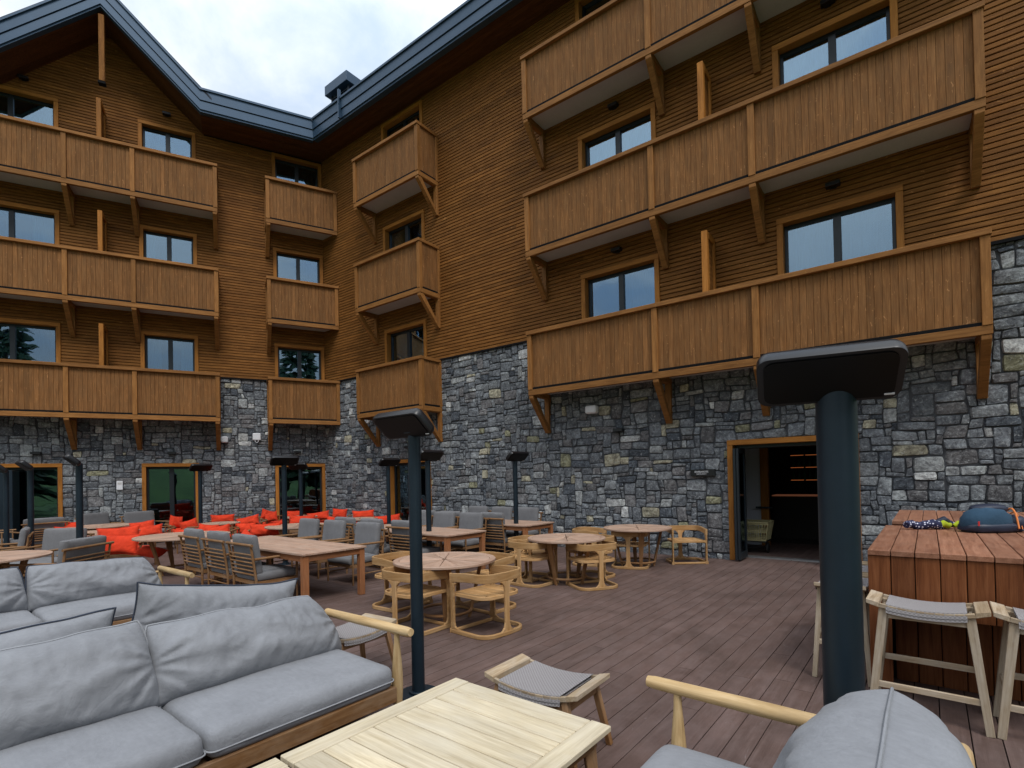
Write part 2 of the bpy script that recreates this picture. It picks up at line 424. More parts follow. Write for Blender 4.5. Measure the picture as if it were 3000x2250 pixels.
# overcast sky: dim towards the horizon, brightest overhead
gz = math_(nt, 'MULTIPLY_ADD', math_(nt, 'MAXIMUM', sep.outputs[2], 0.), 1.45, .20)
gc = nd(nt, 'CombineColor')
for i in range(3): nt.links.new(gz, gc.inputs[i])
skc = mix(nt, 1.0, mix(nt, mask, skyb0, shade0), gc.outputs[0], 'MULTIPLY')
nt.links.new(skc, bg.inputs[0]); nt.links.new(bg.outputs[0], wo.inputs[0])
sl = bpy.data.lights.new('sun', 'SUN'); sl.energy = 1.5; sl.angle = R_(18); sl.color = (1, .96, .9)
so = bpy.data.objects.new('sun', sl); C.objects.link(so); so.rotation_euler = (-SUN_DIR).to_track_quat('-Z', 'Y').to_euler()
sc.view_settings.view_transform = 'Standard'; sc.view_settings.look = 'None'; sc.view_settings.gamma = 1; sc.view_settings.exposure = .30

# ------------------------------------------------------------------ ground, hills, deck
g = MB(); g.box((0, 0, -.62), (900, 900, .2)); tag(g.build('ground', 'grass'), kind='structure')
hm = MB(3); vs = []; fs = []; NA, NR = 72, 10
for i in range(NA):
    a = R_(150) + R_(200)*i/(NA-1)
    for j in range(NR):
        t = j/(NR-1); r = 46+95*t
        z = -.5 + (15*t**.8)*(1+.35*noise.noise(Vector((math.cos(a)*3, math.sin(a)*3, t*2))))
        vs.append((-8+math.cos(a)*r, -16+math.sin(a)*r, z))
for i in range(NA-1):
    for j in range(NR-1): fs.append((i*NR+j, (i+1)*NR+j, (i+1)*NR+j+1, i*NR+j+1))
hm.add(vs, fs, smooth=True); tag(hm.build('hills', 'grass'), kind='structure')

dk = MB(11); rng = random.Random(5)
pitch = .15
b = -21.0
while b < 6.0:
    a = -17.5 - rng.uniform(0, 2.5)
    while a < 3.5:
        l = rng.choice((2.4, 3.0, 3.6, 4.2))
        a1 = min(a+l, 3.5)
        # keep boards on the courtyard side of the left wall
        p = F(a1, b); lim = -.12
        ok = True
        if p.dot(LY) > lim:
            # shorten so that the end meets the wall line
            den_ = E1.dot(LY); a1 = (lim - (E2*b).dot(LY))/den_ if abs(den_) > 1e-6 else a1
            if a1 <= a+.05: ok = False
        if ok and a1 > -17:
            dk.bb(a, a1-.004, b+.0035, b+pitch-.0035, -.028, 0, rng.uniform(.42, .58))
        if not ok: break
        a += l
    b += pitch
tag(dk.build('deck', 'deck', rz=PHI, bevel=.002), kind='structure')
sub = MB(); sub.bb(-17.5, 8, -21, 12, -.4, -.045); tag(sub.build('deck_substructure', 'gap', rz=PHI), kind='structure')

# ------------------------------------------------------------------ hotel
hotel = empty('hotel_building')
tag(hotel, 'mountain hotel with dark rubble stone base, brown timber cladding and boarded balconies', 'building')
ZS = 5.09
FL = [3.588 + i*3.2408 for i in range(3)]; RH = 1.49
def cut(s0, s1, z0, z1, holes):
    """rectangles covering [s0,s1]x[z0,z1] minus holes"""
    zs = sorted({z0, z1} | {z for h in holes for z in h[2:4] if z0 < z < z1}); out = []
    for za, zb in zip(zs, zs[1:]):
        segs = [(s0, s1)]; zm = (za+zb)/2
        for h in holes:
            if h[2] <= zm <= h[3]:
                ns = []
                for p, q in segs:
                    if h[1] <= p or h[0] >= q: ns.append((p, q)); continue
                    if h[0] > p: ns.append((p, h[0]))
                    if h[1] < q: ns.append((h[1], q))
                segs = ns
        out += [(p, q, za, zb) for p, q in segs]
    return out
def stone_wall(s0, s1, holes, rz, seed):
    rn = random.Random(seed); du, dv = .098, .082
    nu = int(math.ceil((s1-s0)/du)); nv = int(math.ceil((ZS-(-.05))/dv))
    du = (s1-s0)/nu; dv = (ZS+.05)/nv
    occ = [[False]*nv for _ in range(nu)]
    for i in range(nu):
        for j in range(nv):
            s = s0+(i+.5)*du; z = -.05+(j+.5)*dv
            for h in holes:
                if h[0]-.01 < s < h[1]+.01 and h[2]-.01 < z < h[3]+.01: occ[i][j] = True
    def P(i, j):
        s = s0+i*du; z = -.05+j*dv
        e = 0 if (i in (0, nu) or j in (0, nv)) else 1
        return (s + e*(noise.noise(Vector((i*.73+seed, j*.91, 1.3)))*.046+noise.noise(Vector((i*.2, j*.2, 4+seed)))*.05),
                z + e*(noise.noise(Vector((i*.67, j*.83+seed, 7.7)))*.036+noise.noise(Vector((i*.09, j*.2, 9+seed)))*.05))
    mb = MB(seed)
    U = [0, .055, .3, .55, .78, .945, 1]
    for j in range(nv):
        for i in range(nu):
            if occ[i][j]: continue
            q = rn.random()
            if q < .10: W, H = rn.choice(((2, 3), (1, 2), (2, 4), (3, 4)))
            elif q < .24: W, H = rn.choice(((1, 1), (2, 1), (1, 2)))
            else: W, H = rn.choice(((3, 2), (4, 2), (2, 2), (3, 1), (3, 2), (5, 2), (4, 3), (3, 3), (2, 2), (4, 1)))
            ww = 0
            while ww < W and i+ww < nu and not occ[i+ww][j]: ww += 1
            hh = 1
            while hh < H and j+hh < nv and all(not occ[i+k][j+hh] for k in range(ww)): hh += 1
            for k in range(ww):
                for l in range(hh): occ[i+k][j+l] = True
            c00, c10, c11, c01 = P(i, j), P(i+ww, j), P(i+ww, j+hh), P(i, j+hh)
            dep = rn.uniform(.022, .050); seed2 = rn.uniform(0, 99)
            rr = rn.random(); k = rn.uniform(.88, 1.34)
            if rr < .46: col = (.158, .168, .182)
            elif rr < .68: col = (.215, .225, .235)
            elif rr < .83: col = (.162, .157, .160)
            elif rr < .90: col = (.085, .095, .110)
            elif rr < .95: col = (.33, .34, .34)
            elif rr < .972: col = (.36, .33, .245)
            elif rr < .99: col = (.50, .50, .49)
            else: col = (.24, .23, .15)
            col = tuple(x*k for x in col)
            vs = []; gs = []; n = len(U)
            gx = .005/max(ww*du, .1); gz = .005/max(hh*dv, .08)
            for b_, v in enumerate(U):
                for a_, u in enumerate(U):
                    uu = gx+(1-2*gx)*u; vv = gz+(1-2*gz)*v
                    # round the outline a little
                    rc = .10*(abs(2*u-1)**4)*(abs(2*v-1)**4)
                    uu += (.5-uu)*rc; vv += (.5-vv)*rc
                    s = (c00[0]*(1-uu)+c10[0]*uu)*(1-vv)+(c01[0]*(1-uu)+c11[0]*uu)*vv
                    z = (c00[1]*(1-uu)+c10[1]*uu)*(1-vv)+(c01[1]*(1-uu)+c11[1]*uu)*vv
                    s = min(max(s, s0), s1)
                    for h in holes:      # never into an opening
                        if h[0] < s < h[1] and h[2] < z < h[3]:
                            ds = min((s-h[0], h[0]), (h[1]-s, h[1])); dz = (h[3]-z, h[3])
                            if ds[0] < dz[0]: s = ds[1]
                            else: z = dz[1]
                    edge = a_ in (0, n-1) or b_ in (0, n-1)
                    o = .0 if edge else dep + .016*noise.noise(Vector((s*7, z*7, seed2))) + .008*noise.noise(Vector((s*19, z*19, seed2)))
                    if not edge and (a_ in (1, n-2) or b_ in (1, n-2)): o -= .006
                    vs.append((s, -o, z)); gs.append((s, z, o))
            fs = [(b_*n+a_, b_*n+a_+1, (b_+1)*n+a_+1, (b_+1)*n+a_) for b_ in range(n-1) for a_ in range(n-1)]
            mb.add(vs, fs, gs, col)
    st = mb.build('stone_facing', 'stone', hotel, rz=rz)
    bk = MB(seed)
    for p, q, za, zb in cut(s0, s1, -.3, ZS, holes): bk.bb(p, q, .0, .30, za, zb)
    bk.build('masonry_core', 'mortar', hotel, rz=rz)
def cladding(s0, s1, topf, holes, rz, seed, ztop):
    rn = random.Random(seed); mb = MB(seed); bk = MB(seed); p = .089
    z = ZS+.02; k = 0
    while z < ztop:
        z1 = z+p
        # extent under the gable line
        ext = topf(z+p)
        for (e0, e1) in ext:
            segs = [(max(e0, s0), min(e1, s1))]
            for h in holes:
                if h[2] < z1-.01 and h[3] > z+.01:
                    ns = []
                    for a, b in segs:
                        if h[1] <= a or h[0] >= b: ns.append((a, b)); continue
                        if h[0] > a: ns.append((a, h[0]))
                        if h[1] < b: ns.append((h[1], b))
                    segs = ns
            for a, b in segs:
                if b-a < .02: continue
                x = a; first = True
                while x < b-.02:
                    l = rn.uniform(2.2, 4.2) if not first else rn.uniform(.6, 4.2); first = False
                    y = min(b, x+l)
                    if b-y < .4: y = b
                    # profile: slightly lapped board
                    prof = [(.0, z+.003), (.023, z+.004), (.029, z+.011), (.025, z+p-.014), (.014, z+p-.007), (.0, z+p-.005)]
                    vs = [(x+.001, -o, q) for o, q in prof]+[(y-.001, -o, q) for o, q in prof]
                    gs = [(0, q, o) for o, q in prof]+[(y-x, q, o) for o, q in prof]
                    n = len(prof)
                    fs = [(i, n+i, n+(i+1) % n, (i+1) % n) for i in range(n)]+[tuple(range(n)), tuple(range(2*n-1, n-1, -1))]
                    mb.add(vs, fs, gs, min(.9, max(.1, rn.gauss(.5, .11))))
                    x = y
        z += p; k += 1
    mb.build('timber_cladding', 'clad', hotel, rz=rz)
    for q0, q1, za, zb in cut(s0, s1, ZS, 12.98, holes): bk.bb(q0, q1, .001, .30, za, zb)
    bk.build('wall_core', 'gap', hotel, rz=rz)

CAS = .105   # casing width
WT = [6.365, 9.60, 12.83]
WB = [FL[i]+.24 for i in range(3)]
Rwin = [[(3.28, 5.12), (10.27, 12.14), (14.39, 16.27)] for i in range(3)]
Lwin = [[(-9.35, -7.20), (-5.33, -3.82), (-1.62, -.03)] for i in range(3)]
Rdoor = [(13.42, 15.57, 2.33), (3.33, 5.19, 2.30)]
Ldoor = [(-9.75, -7.19, 2.35), (-5.33, -3.84, 2.34), (-1.65, -.06, 2.30)]
def holes_of(wins, doors):
    h = [(a+.03, b-.03, WB[i], WT[i]-.03) for i in range(3) for a, b in wins[i]]
    h += [(a+.03, b-.03, -.3, t-.03) for a, b, t in doors]; return h
hR = holes_of(Rwin, Rdoor); hL = holes_of(Lwin, Ldoor)
stone_wall(0, 20.6, hR, RROT, 21); stone_wall(-14.2, 0, hL, LROT, 57)
# gable over the left wing
GA, GZ, VL, VR, EZ = -6.0, 15.08, -8.40, -3.63, 12.86
def gable_ext(z):
    if z <= EZ: return [(-14.2, 0)]
    k = (GZ-z)/(GZ-EZ)
    if k <= 0: return []
    return [(GA+(VL-GA)*k-.12, GA+(VR-GA)*k+.12)]
cladding(0, 20.6, lambda z: [(0, 20.6)], hR, RROT, 31, 12.98)
cladding(-14.2, 0, gable_ext, hL, LROT, 77, GZ-.05)
gm = MB(); gm.poly([(VL, .002, EZ), (VR, .002, EZ), (GA, .002, GZ)], (0, .3, 0)); gm.build('gable_core', 'gap', hotel, rz=LROT)
for rz, a, b in ((RROT, 0, 20.6), (LROT, -14.2, 0)):
    fm = MB()
    for q0, q1, za, zb in cut(a, b, ZS-.03, ZS+.02, hR if rz == RROT else hL): fm.bb(q0, q1, -.075, 0, za, zb)
    fm.build('drip_flashing', 'gap', hotel, rz=rz)

def curtain_mesh(x0, x1, y, z0, z1, seed, amp=.020, lam=.085):
    mb = MB(seed); n = max(8, int((x1-x0)/.011)); vs = []; gs = []
    ph = seed*1.7
    for k in range(2):
        z = (z0, z1)[k]
        for i in range(n+1):
            x = x0+(x1-x0)*i/n
            yy = y+amp*math.sin(2*math.pi*x/lam+ph+1.5*noise.noise(Vector((x*3, seed, k*.3))))
            vs.append((x, yy, z)); gs.append((z, x, yy))
    fs = [(i, i+1, n+2+i, n+1+i) for i in range(n)]
    mb.add(vs, fs, gs, .5, True); return mb
def window(s0, s1, z0, z1, rz, curt, seed, name='window', glass='glass_up', mull=1, room=1.1):
    """casing mesh = the window part; sash, panes, curtains and the room lining are its sub-parts"""
    c = MB(seed)
    c.bb(s0, s0+CAS, -.065, .20, z0, z1-CAS); c.bb(s1-CAS, s1, -.065, .20, z0, z1-CAS); c.bb(s0, s1, -.070, .20, z1-CAS, z1)
    wn_ = c.build(name, 'trimo', hotel, bevel=.006, rz=rz)
    i0, i1, it = s0+CAS, s1-CAS, z1-CAS
    f = MB(seed); fy0, fy1 = .10, .17
    f.bb(i0, i0+.055, fy0, fy1, z0, it); f.bb(i1-.055, i1, fy0, fy1, z0, it)
    f.bb(i0+.055, i1-.055, fy0+.002, fy1, it-.07, it); f.bb(i0+.055, i1-.055, fy0+.002, fy1, z0, z0+.09)
    m = (i0+i1)/2; edges = [i0+.055]
    if mull: f.bb(m-.06, m+.06, fy0-.012, fy1, z0+.09, it-.07); edges += [m-.06, m+.06]
    edges.append(i1-.055)
    f.build('sash', 'frame', wn_, bevel=.004)
    for k in range(0, len(edges), 2):
        p = MB(seed+k); p.bb(edges[k], edges[k+1], .135, .141, z0+.09, it-.07); p.build('pane', glass, wn_)
    r = MB(seed); d = room
    r.bb(i0-.3, i0-.28, .31, d, z0-.05, it+.2); r.bb(i1+.28, i1+.3, .31, d, z0-.05, it+.2); r.bb(i0-.28, i1+.28, d, d+.02, z0-.05, it+.2)
    r.bb(i0-.3, i1+.3, .31, d, it+.2, it+.22); r.bb(i0-.3, i1+.3, .31, d, z0-.07, z0-.05)
    r.build('room_lining', 'interior', wn_)
    for ci, (a, b, mt) in enumerate(curt):
        curtain_mesh(i0+(i1-i0)*a, i0+(i1-i0)*b, .36, z0, it, seed+ci).build('curtain', mt, wn_)
    return wn_
G_, S_ = 'green', 'sheer'
both = lambda m: [(.0, 1.0, m)]
sides = lambda m: [(0, .3, m), (.7, 1, m)]
cur = {('R', 0, 0): sides(S_), ('R', 0, 1): [(.45, 1, S_)], ('R', 0, 2): both(S_), ('R', 1, 0): [(0, .35, G_), (.5, .8, S_)], ('R', 1, 1): both(S_), ('R', 1, 2): both(S_),
       ('R', 2, 0): [], ('R', 2, 1): [], ('R', 2, 2): both(S_), ('L', 0, 0): both(G_), ('L', 0, 1): sides(S_), ('L', 0, 2): both(G_),
       ('L', 1, 0): sides(S_), ('L', 1, 1): [(0, .2, S_)], ('L', 1, 2): [(.5, 1, G_)], ('L', 2, 0): sides(G_), ('L', 2, 1): [(0, .5, G_)], ('L', 2, 2): [(.4, 1, G_)]}
for i in range(3):
    for j in range(3):
        a, b = Rwin[i][j]; window(a, b, WB[i], WT[i], RROT, cur[('R', i, j)], 10*i+j)
        a, b = Lwin[i][j]; window(a, b, WB[i], WT[i], LROT, cur[('L', i, j)], 40+10*i+j)
for k, (a, b, t) in enumerate(Ldoor): window(a, b, .0, t, LROT, [], 80+k, 'door', 'glass_dn', 1, 3.0)
window(Rdoor[1][0], Rdoor[1][1], 0, Rdoor[1][2], RROT, [(0, .12, G_)], 90, 'door', 'glass_dn', 1, 3.0)

# ---- balconies
def balcony(s0, s1, o, zb, posts, rz, seed, sides_=(1, 1), br=None, part=None):
    zt = zb+RH; th = .11; rn = random.Random(seed)
    base = MB(seed); base.bb(s0+.06, s1-.06, -o+.07, .0, zb+.10, zb+.20)
    bal = base.build('balcony', 'plaster', hotel, rz=rz)
    def piece(nm, *a):
        m = MB(seed+len(nm)); m.bb(*a); m.build(nm, 'trim', bal, bevel=.006)
    piece('handrail', s0-.015, s1+.015, -o-.04, -o+.115, zt-.085, zt)
    piece('edge_beam', s0, s1, -o, -o+.085, zb, zb+.13)
    for k, s in ((0, s0), (1, s1)):
        if sides_[k]:
            q = 1 if k == 0 else -1
            piece('handrail', s-.013*q, s+.11*q, -o+.115, -.03, zt-.083, zt-.002)
            piece('edge_beam', s+.002*q, s+.085*q, -o+.085, -.03, zb+.002, zb+.128)
    fl = MB(seed); fl.bb(s0+.05, s1-.05, -o+.018, -o+.044, zb+.131, zb+.185)
    for k, s in ((0, s0), (1, s1)):
        if sides_[k]: fl.bb(s+(.028 if k == 0 else -.05), s+(.05 if k == 0 else -.028), -o+.1, -.03, zb+.13, zb+.19)
    fl.build('flashing', 'gap', bal)
    W = .115
    allp = [s0]+list(posts)+[s1]
    for k, s in enumerate(allp):
        c0 = s if k == 0 else (s-W if k == len(allp)-1 else s-W/2)
        pm = MB(seed+k); pm.bb(c0, c0+W, -o-.012, -o+.10, zb+.13, zt-.085); pm.build('post', 'trim', bal, bevel=.006)
    def boards(x0, x1, fixed, axis):
        pm = MB(rn.randint(0, 9999)); n = max(1, round((x1-x0)/.104)); wd = (x1-x0)/n
        for i in range(n):
            a = x0+i*wd; t = min(.85, max(.15, rn.gauss(.5, .09)))
            if axis == 0: pm.bb(a+.0015, a+wd-.0015, fixed, fixed+.025+rn.uniform(-.002, .002), zb+.155, zt-.085, t)
            else: pm.bb(fixed, fixed+.025, a+.0015, a+wd-.0015, zb+.155, zt-.085, t)
        if axis == 0: pm.bb(x0, x1, fixed+.029, fixed+.036, zb+.157, zt-.087, .0)
        pm.build('panel', 'panel', bal, bevel=.004)
    for k in range(len(allp)-1):
        a = allp[k]+(W if k == 0 else W/2); b = allp[k+1]-(W if k == len(allp)-2 else W/2)
        boards(a, b, -o+.045, 0)
    for k, s in ((0, s0), (1, s1)):
        if sides_[k]:
            boards(-o+.10, -.03, s+.03 if k == 0 else s-.055, 1)
            pm = MB(seed+9); q = 1 if k == 0 else -1
            pm.bb(s-.004*q, s+.10*q, -.10, -.02, zb+.13, zt-.085); pm.build('post', 'trim', bal, bevel=.006)
    DR = .80
    for s in (br if br is not None else allp):
        cx_ = s
        if s == s0: cx_ = s+.07
        if s == s1: cx_ = s-.07
        bm = MB(seed+3); hw = .062
        # horizontal arm, wall plate and raking strut
        bm.bb(cx_-hw+.006, cx_+hw-.006, -o+.085, -.10, zb-.02, zb+.098)
        bm.bb(cx_-hw, cx_+hw, -.10, -.0, zb-DR-.04, zb+.098)
        bm.poly([(cx_-hw+.003, -o+.01, zb-.002), (cx_-hw+.003, -o+.16, zb-.021), (cx_-hw+.003, -.101, zb-DR+.10), (cx_-hw+.003, -.101, zb-DR-.03), (cx_-hw+.003, -.02-o+.03, zb-.07)], (2*hw-.006, 0, 0))
        bm.build('bracket', 'trim', bal, bevel=.006)
    if part is not None:
        pm = MB(seed+5); zf = zb+.2
        pm.bb(part-.055, part+.055, -o+.16, -o+.27, zf, zf+2.52); pm.bb(part-.055, part+.055, -.16, -.06, zf, zf+2.52)
        pm.bb(part-.055, part+.055, -o+.27, -.16, zf+2.40, zf+2.52)
        pm.bb(part-.05, part+.05, -o+.27, -.16, zf, zf+.1)
        pm.build('partition', 'trimo', bal, bevel=.006)
        b2 = MB(seed+6); n = 22
        for i in range(n):
            a = zf+.1+(2.3)*i/n; b2.bb(part-.02, part+.02, -o+.272, -.162, a+.003, a+2.3/n-.003, rn.uniform(.35, .6))
        b2.build('partition_boards', 'clad', bal)
    return bal
for i in range(3):
    balcony(9.21, 17.227, .772, FL[i], (12.285, 14.14), RROT, 100+i, part=13.24)
    balcony(2.83, 5.70, .805, FL[i], (), RROT, 110+i)
    balcony(-8.94, -3.226, .861, FL[i], (-6.92, -5.37), LROT, 120+i, part=-6.16)
    balcony(-1.865, .34, .833, FL[i], (), LROT, 130+i, sides_=(1, 0), br=(-1.865,))

# ---- eaves and roofs
def isect(oL, oR):
    """corner point (world) where the line oL out from the left wall meets the line oR out from the right wall"""
    # world x = -oR ; P = LX*s - LY*oL
    s = (-oR + LY.x*oL)/LX.x; P = LX*s - LY*oL
    return s, -P.y
HB = [(0.0, .06, .0), (.06, .30, .035), (.30, .33, .012), (.33, .62, .06), (.62, .68, .10)]
OL, OR = 1.2, .90
fm = MB(); fr = MB()
for h0, h1, do in HB:
    sL, sR = isect(OL+do, OR+do)
    line = [(-14.6, EZ), (VL, EZ), (GA, GZ), (VR, EZ), (sL, 12.90)]
    k = 1.0
    for (a, za), (b, zb) in zip(line, line[1:]):
        fm.poly([(a, -OL-do, za+h0*k), (b, -OL-do, zb+h0*k), (b, -OL-do, zb+h1*k), (a, -OL-do, za+h1*k)], (0, .16+do, 0))
    fr.bb(sR, 21.5, -OR-do, -OR+.16, 12.90+h0*k, 12.90+h1*k)
fm.build('fascia', 'fascia', hotel, rz=LROT); fr.build('fascia', 'fascia', hotel, rz=RROT)
jm = MB(); jm.bb(2.42, 2.47, -OR-.13, -OR-.04, 12.93, 13.82); jm.build('fascia_joint', 'fascia', hotel, rz=RROT)
sf = MB(5); sL0, sR0 = isect(OL-.02, OR-.02)
# soffit boards
def soffit_strip(mb, a, za, b, zb, o0, o1, n):
    for i in range(n):
        u0_ = o0+(o1-o0)*i/n; u1_ = o0+(o1-o0)*(i+1)/n
        mb.poly([(a, -u0_-.002, za), (b, -u0_-.002, zb), (b, -u1_+.002, zb), (a, -u1_+.002, za)], (0, 0, .03), tone=mb.r.uniform(.3, .7), gs=None)
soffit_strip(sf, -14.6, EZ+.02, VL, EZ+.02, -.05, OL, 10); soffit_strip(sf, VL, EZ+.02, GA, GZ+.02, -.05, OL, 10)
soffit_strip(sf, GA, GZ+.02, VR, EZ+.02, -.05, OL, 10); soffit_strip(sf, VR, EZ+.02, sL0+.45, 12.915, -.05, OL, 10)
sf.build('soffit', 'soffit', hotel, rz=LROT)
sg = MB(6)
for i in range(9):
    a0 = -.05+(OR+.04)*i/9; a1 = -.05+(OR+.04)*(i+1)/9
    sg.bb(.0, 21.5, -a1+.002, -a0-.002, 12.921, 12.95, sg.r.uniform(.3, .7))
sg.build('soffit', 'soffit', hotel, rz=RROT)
kp = MB(8); kp.bb(GA-.065, GA+.065, -1.16, -1.03, 13.02, 14.90); kp.build('king_post', 'clad', hotel, bevel=.008, rz=LROT)
kc = MB(8); kc.bb(GA-.085, GA+.085, -1.18, -1.01, 12.94, 13.0); kc.build('post_cap', 'gap', hotel, rz=LROT)
rf = MB(); T = .9
rf.poly([(.2, -OR+.02, 13.54), (21.5, -OR+.02, 13.54), (21.5, 7, 16.4), (.2, 7, 16.4)], (0, 0, .10)); rf.build('roof', 'roofm', hotel, rz=RROT)
rf = MB(); t0 = .64
rf.poly([(-14.6, -OL+.02, EZ+t0), (VL-.05, -OL+.02, EZ+t0), (VL-.05, 7, 16.4), (-14.6, 7, 16.4)], (0, 0, .10))
rf.poly([(VR+.05, -OL+.02, EZ+t0), (-.4, -OL+.02, EZ+t0), (3.0, 7, 16.4), (VR+.05, 7, 16.4)], (0, 0, .10))
rf.poly([(VL-.3, -OL-.06, EZ+t0-.25), (GA, -OL-.06, GZ+t0), (GA, 8, GZ+t0), (VL-.3, 8, EZ+t0-.25)], (0, 0, .08))
rf.poly([(GA, -OL-.06, GZ+t0), (VR+.3, -OL-.06, EZ+t0-.25), (VR+.3, 8, EZ+t0-.25), (GA, 8, GZ+t0)], (0, 0, .08))
rf.build('roof', 'roofm', hotel, rz=LROT)
ch = MB(); ch.bb(1.25, 2.35, .1, 1.0, 13.6, 16.35); 
chm = ch.build('chimney', 'fascia', hotel, bevel=.01)
c2 = MB(); c2.bb(1.0, 2.6, -.12, 1.25, 16.45, 16.82); c2.build('chimney_cap', 'fascia', chm, bevel=.01)
c3 = MB()
for k in range(6): c3.box((1.8, .55, 15.75+k*.115), (1.24, 1.04, .03), Matrix.Identity(3))
for x in (1.2, 2.4):
    for y in (.05, 1.05): c3.bb(x-.03, x+.03, y-.03, y+.03, 15.6, 16.45)
c3.build('louvre', 'roofm', chm)
# side and rear walls so the wings close
ew = MB(); ew.bb(.3, 6.6, -20.9, -20.6, 0, 13.0); ew.bb(6.6, 6.9, -20.9, 3, 0, 13.0); ew.build('end_wall', 'clad', hotel)

# ---- open terrace door with the bar behind
d0, d1, dt = Rdoor[0]
c = MB(61)
c.bb(d0, d0+.10, -.07, .12, 0, dt-.10); c.bb(d1-.10, d1, -.07, .12, 0, dt-.10); c.bb(d0, d1, -.075, .12, dt-.10, dt)
dw = c.build('door', 'trimo', hotel, bevel=.006, rz=RROT)
f = MB(62); f.bb(d0+.10, d0+.14, .12, .5, 0, dt-.10); f.bb(d1-.14, d1-.10, .12, .5, 0, dt-.10); f.bb(d0+.14, d1-.14, .12, .5, dt-.16, dt-.10)
f.build('door_frame', 'frame', dw)
f = MB(63); f.bb(d0+.14, d1-.14, .40, .56, .0, .028); f.build('threshold', 'dark_metal', dw)
def leaf(x0, x1, y0, y1):
    L = MB(64); z1 = dt-.17
    L.bb(x0, x0+.07, y0, y1, .03, z1); L.bb(x1-.07, x1, y0, y1, .03, z1); L.bb(x0+.07, x1-.07, y0, y1, .03, .16); L.bb(x0+.07, x1-.07, y0, y1, z1-.09, z1)
    o = L.build('door_leaf', 'frame', dw, bevel=.004)
    p = MB(65); p.bb(x0+.07, x1-.07, (y0+y1)/2-.004, (y0+y1)/2+.004, .16, z1-.09); p.build('pane', 'glass_dn', o)
dw.rotation_euler = (0, 0, 0); # leaf coordinates below are in the wing frame as well
dw.rotation_euler = (0, 0, RROT)
def leafw(s_a, s_b, o0, o1):   # wing frame: s thickness range, y depth range
    L = MB(64); z1 = dt-.17
    L.bb(s_a, s_b, o0, o0+.07, .03, z1); L.bb(s_a, s_b, o1-.07, o1, .03, z1); L.bb(s_a, s_b, o0+.07, o1-.07, .03, .16); L.bb(s_a, s_b, o0+.07, o1-.07, z1-.09, z1)
    o = L.build('door_leaf', 'frame', dw, bevel=.004)
    p = MB(65); p.bb((s_a+s_b)/2-.004, (s_a+s_b)/2+.004, o0+.07, o1-.07, .16, z1-.09); p.build('pane', 'glass_dn', o)
leafw(d0+.145, d0+.19, -.24, .36); leafw(d0+.195, d0+.24, -.22, .34)
leafw(d1-.19, d1-.145, -.24, .36)
# folded leaves of the far-left terrace door stand out from its casing
def leafl(s_a, s_b, o0, o1):
    L = MB(66); L.bb(s_a, s_b, o0, o1, .03, 2.15); return L
lv = leafl(-8.44, -8.10, -.62, -.10).build('door_leaf', 'steel', hotel, bevel=.01, rz=LROT)
# bar room
rm = MB(70)
rm.bb(12.2, 18.6, .51, 6.4, -.06, -.01); rm.bb(12.2, 18.6, .31, 6.4, 2.75, 2.80); rm.bb(12.2, 18.6, 6.4, 6.45, 0, 2.75)
rm.bb(12.15, 12.2, .31, 6.4, 0, 2.75); rm.bb(18.6, 18.65, .31, 6.4, 0, 2.75)
rm.build('bar_room', 'interior', hotel, rz=RROT)
p = MB(71); p.bb(12.7, 13.50, 2.50, 2.54, 0, 2.34); p.build('room_panel', 'whitewall', hotel, rz=RROT)
p = MB(72); p.bb(13.50, 13.67, 2.42, 2.56, 0, 2.34); p.build('room_post', 'trimo', hotel, rz=RROT)
p = MB(73); p.bb(13.40, 13.74, 2.36, 2.39, .86, .90); p.build('push_bar', 'steel', hotel, rz=RROT)
p = MB(74); p.bb(13.45, 18.0, 4.0, 4.6, 0, 1.07); pb = p.build('indoor_bar', 'interior', hotel, rz=RROT)
p = MB(75); p.bb(13.45, 18.0, 3.97, 4.6, 1.075, 1.10); p.build('bar_top_light', 'strip2', hotel, rz=RROT)
sh = MB(76)
for z in (1.46, 1.80, 2.13): sh.bb(13.70, 14.03, 5.2, 5.5, z-.035, z-.012); sh.bb(14.06, 14.7, 5.2, 5.5, z-.035, z-.012)
shf = sh.build('back_shelf', 'interior', hotel, rz=RROT)
sh = MB(77)
for z in (1.46, 1.80, 2.13): sh.bb(13.71, 14.02, 5.19, 5.21, z-.006, z+.006); sh.bb(14.07, 14.7, 5.19, 5.21, z-.006, z+.006)
sh.build('shelf_light', 'strip', shf)
bt = MB(78); rn = random.Random(4)
for z in (1.46, 1.80):
    for k in range(7):
        x = 13.76+k*.13; r = rn.uniform(.025, .035); bt.tube([(x, 5.33, z-.01), (x, 5.33, z+.15), (x, 5.33, z+.2), (x, 5.33, z+.26)], [r, r, r*.4, r*.4], 8)
bt.build('bottles', 'green', shf)

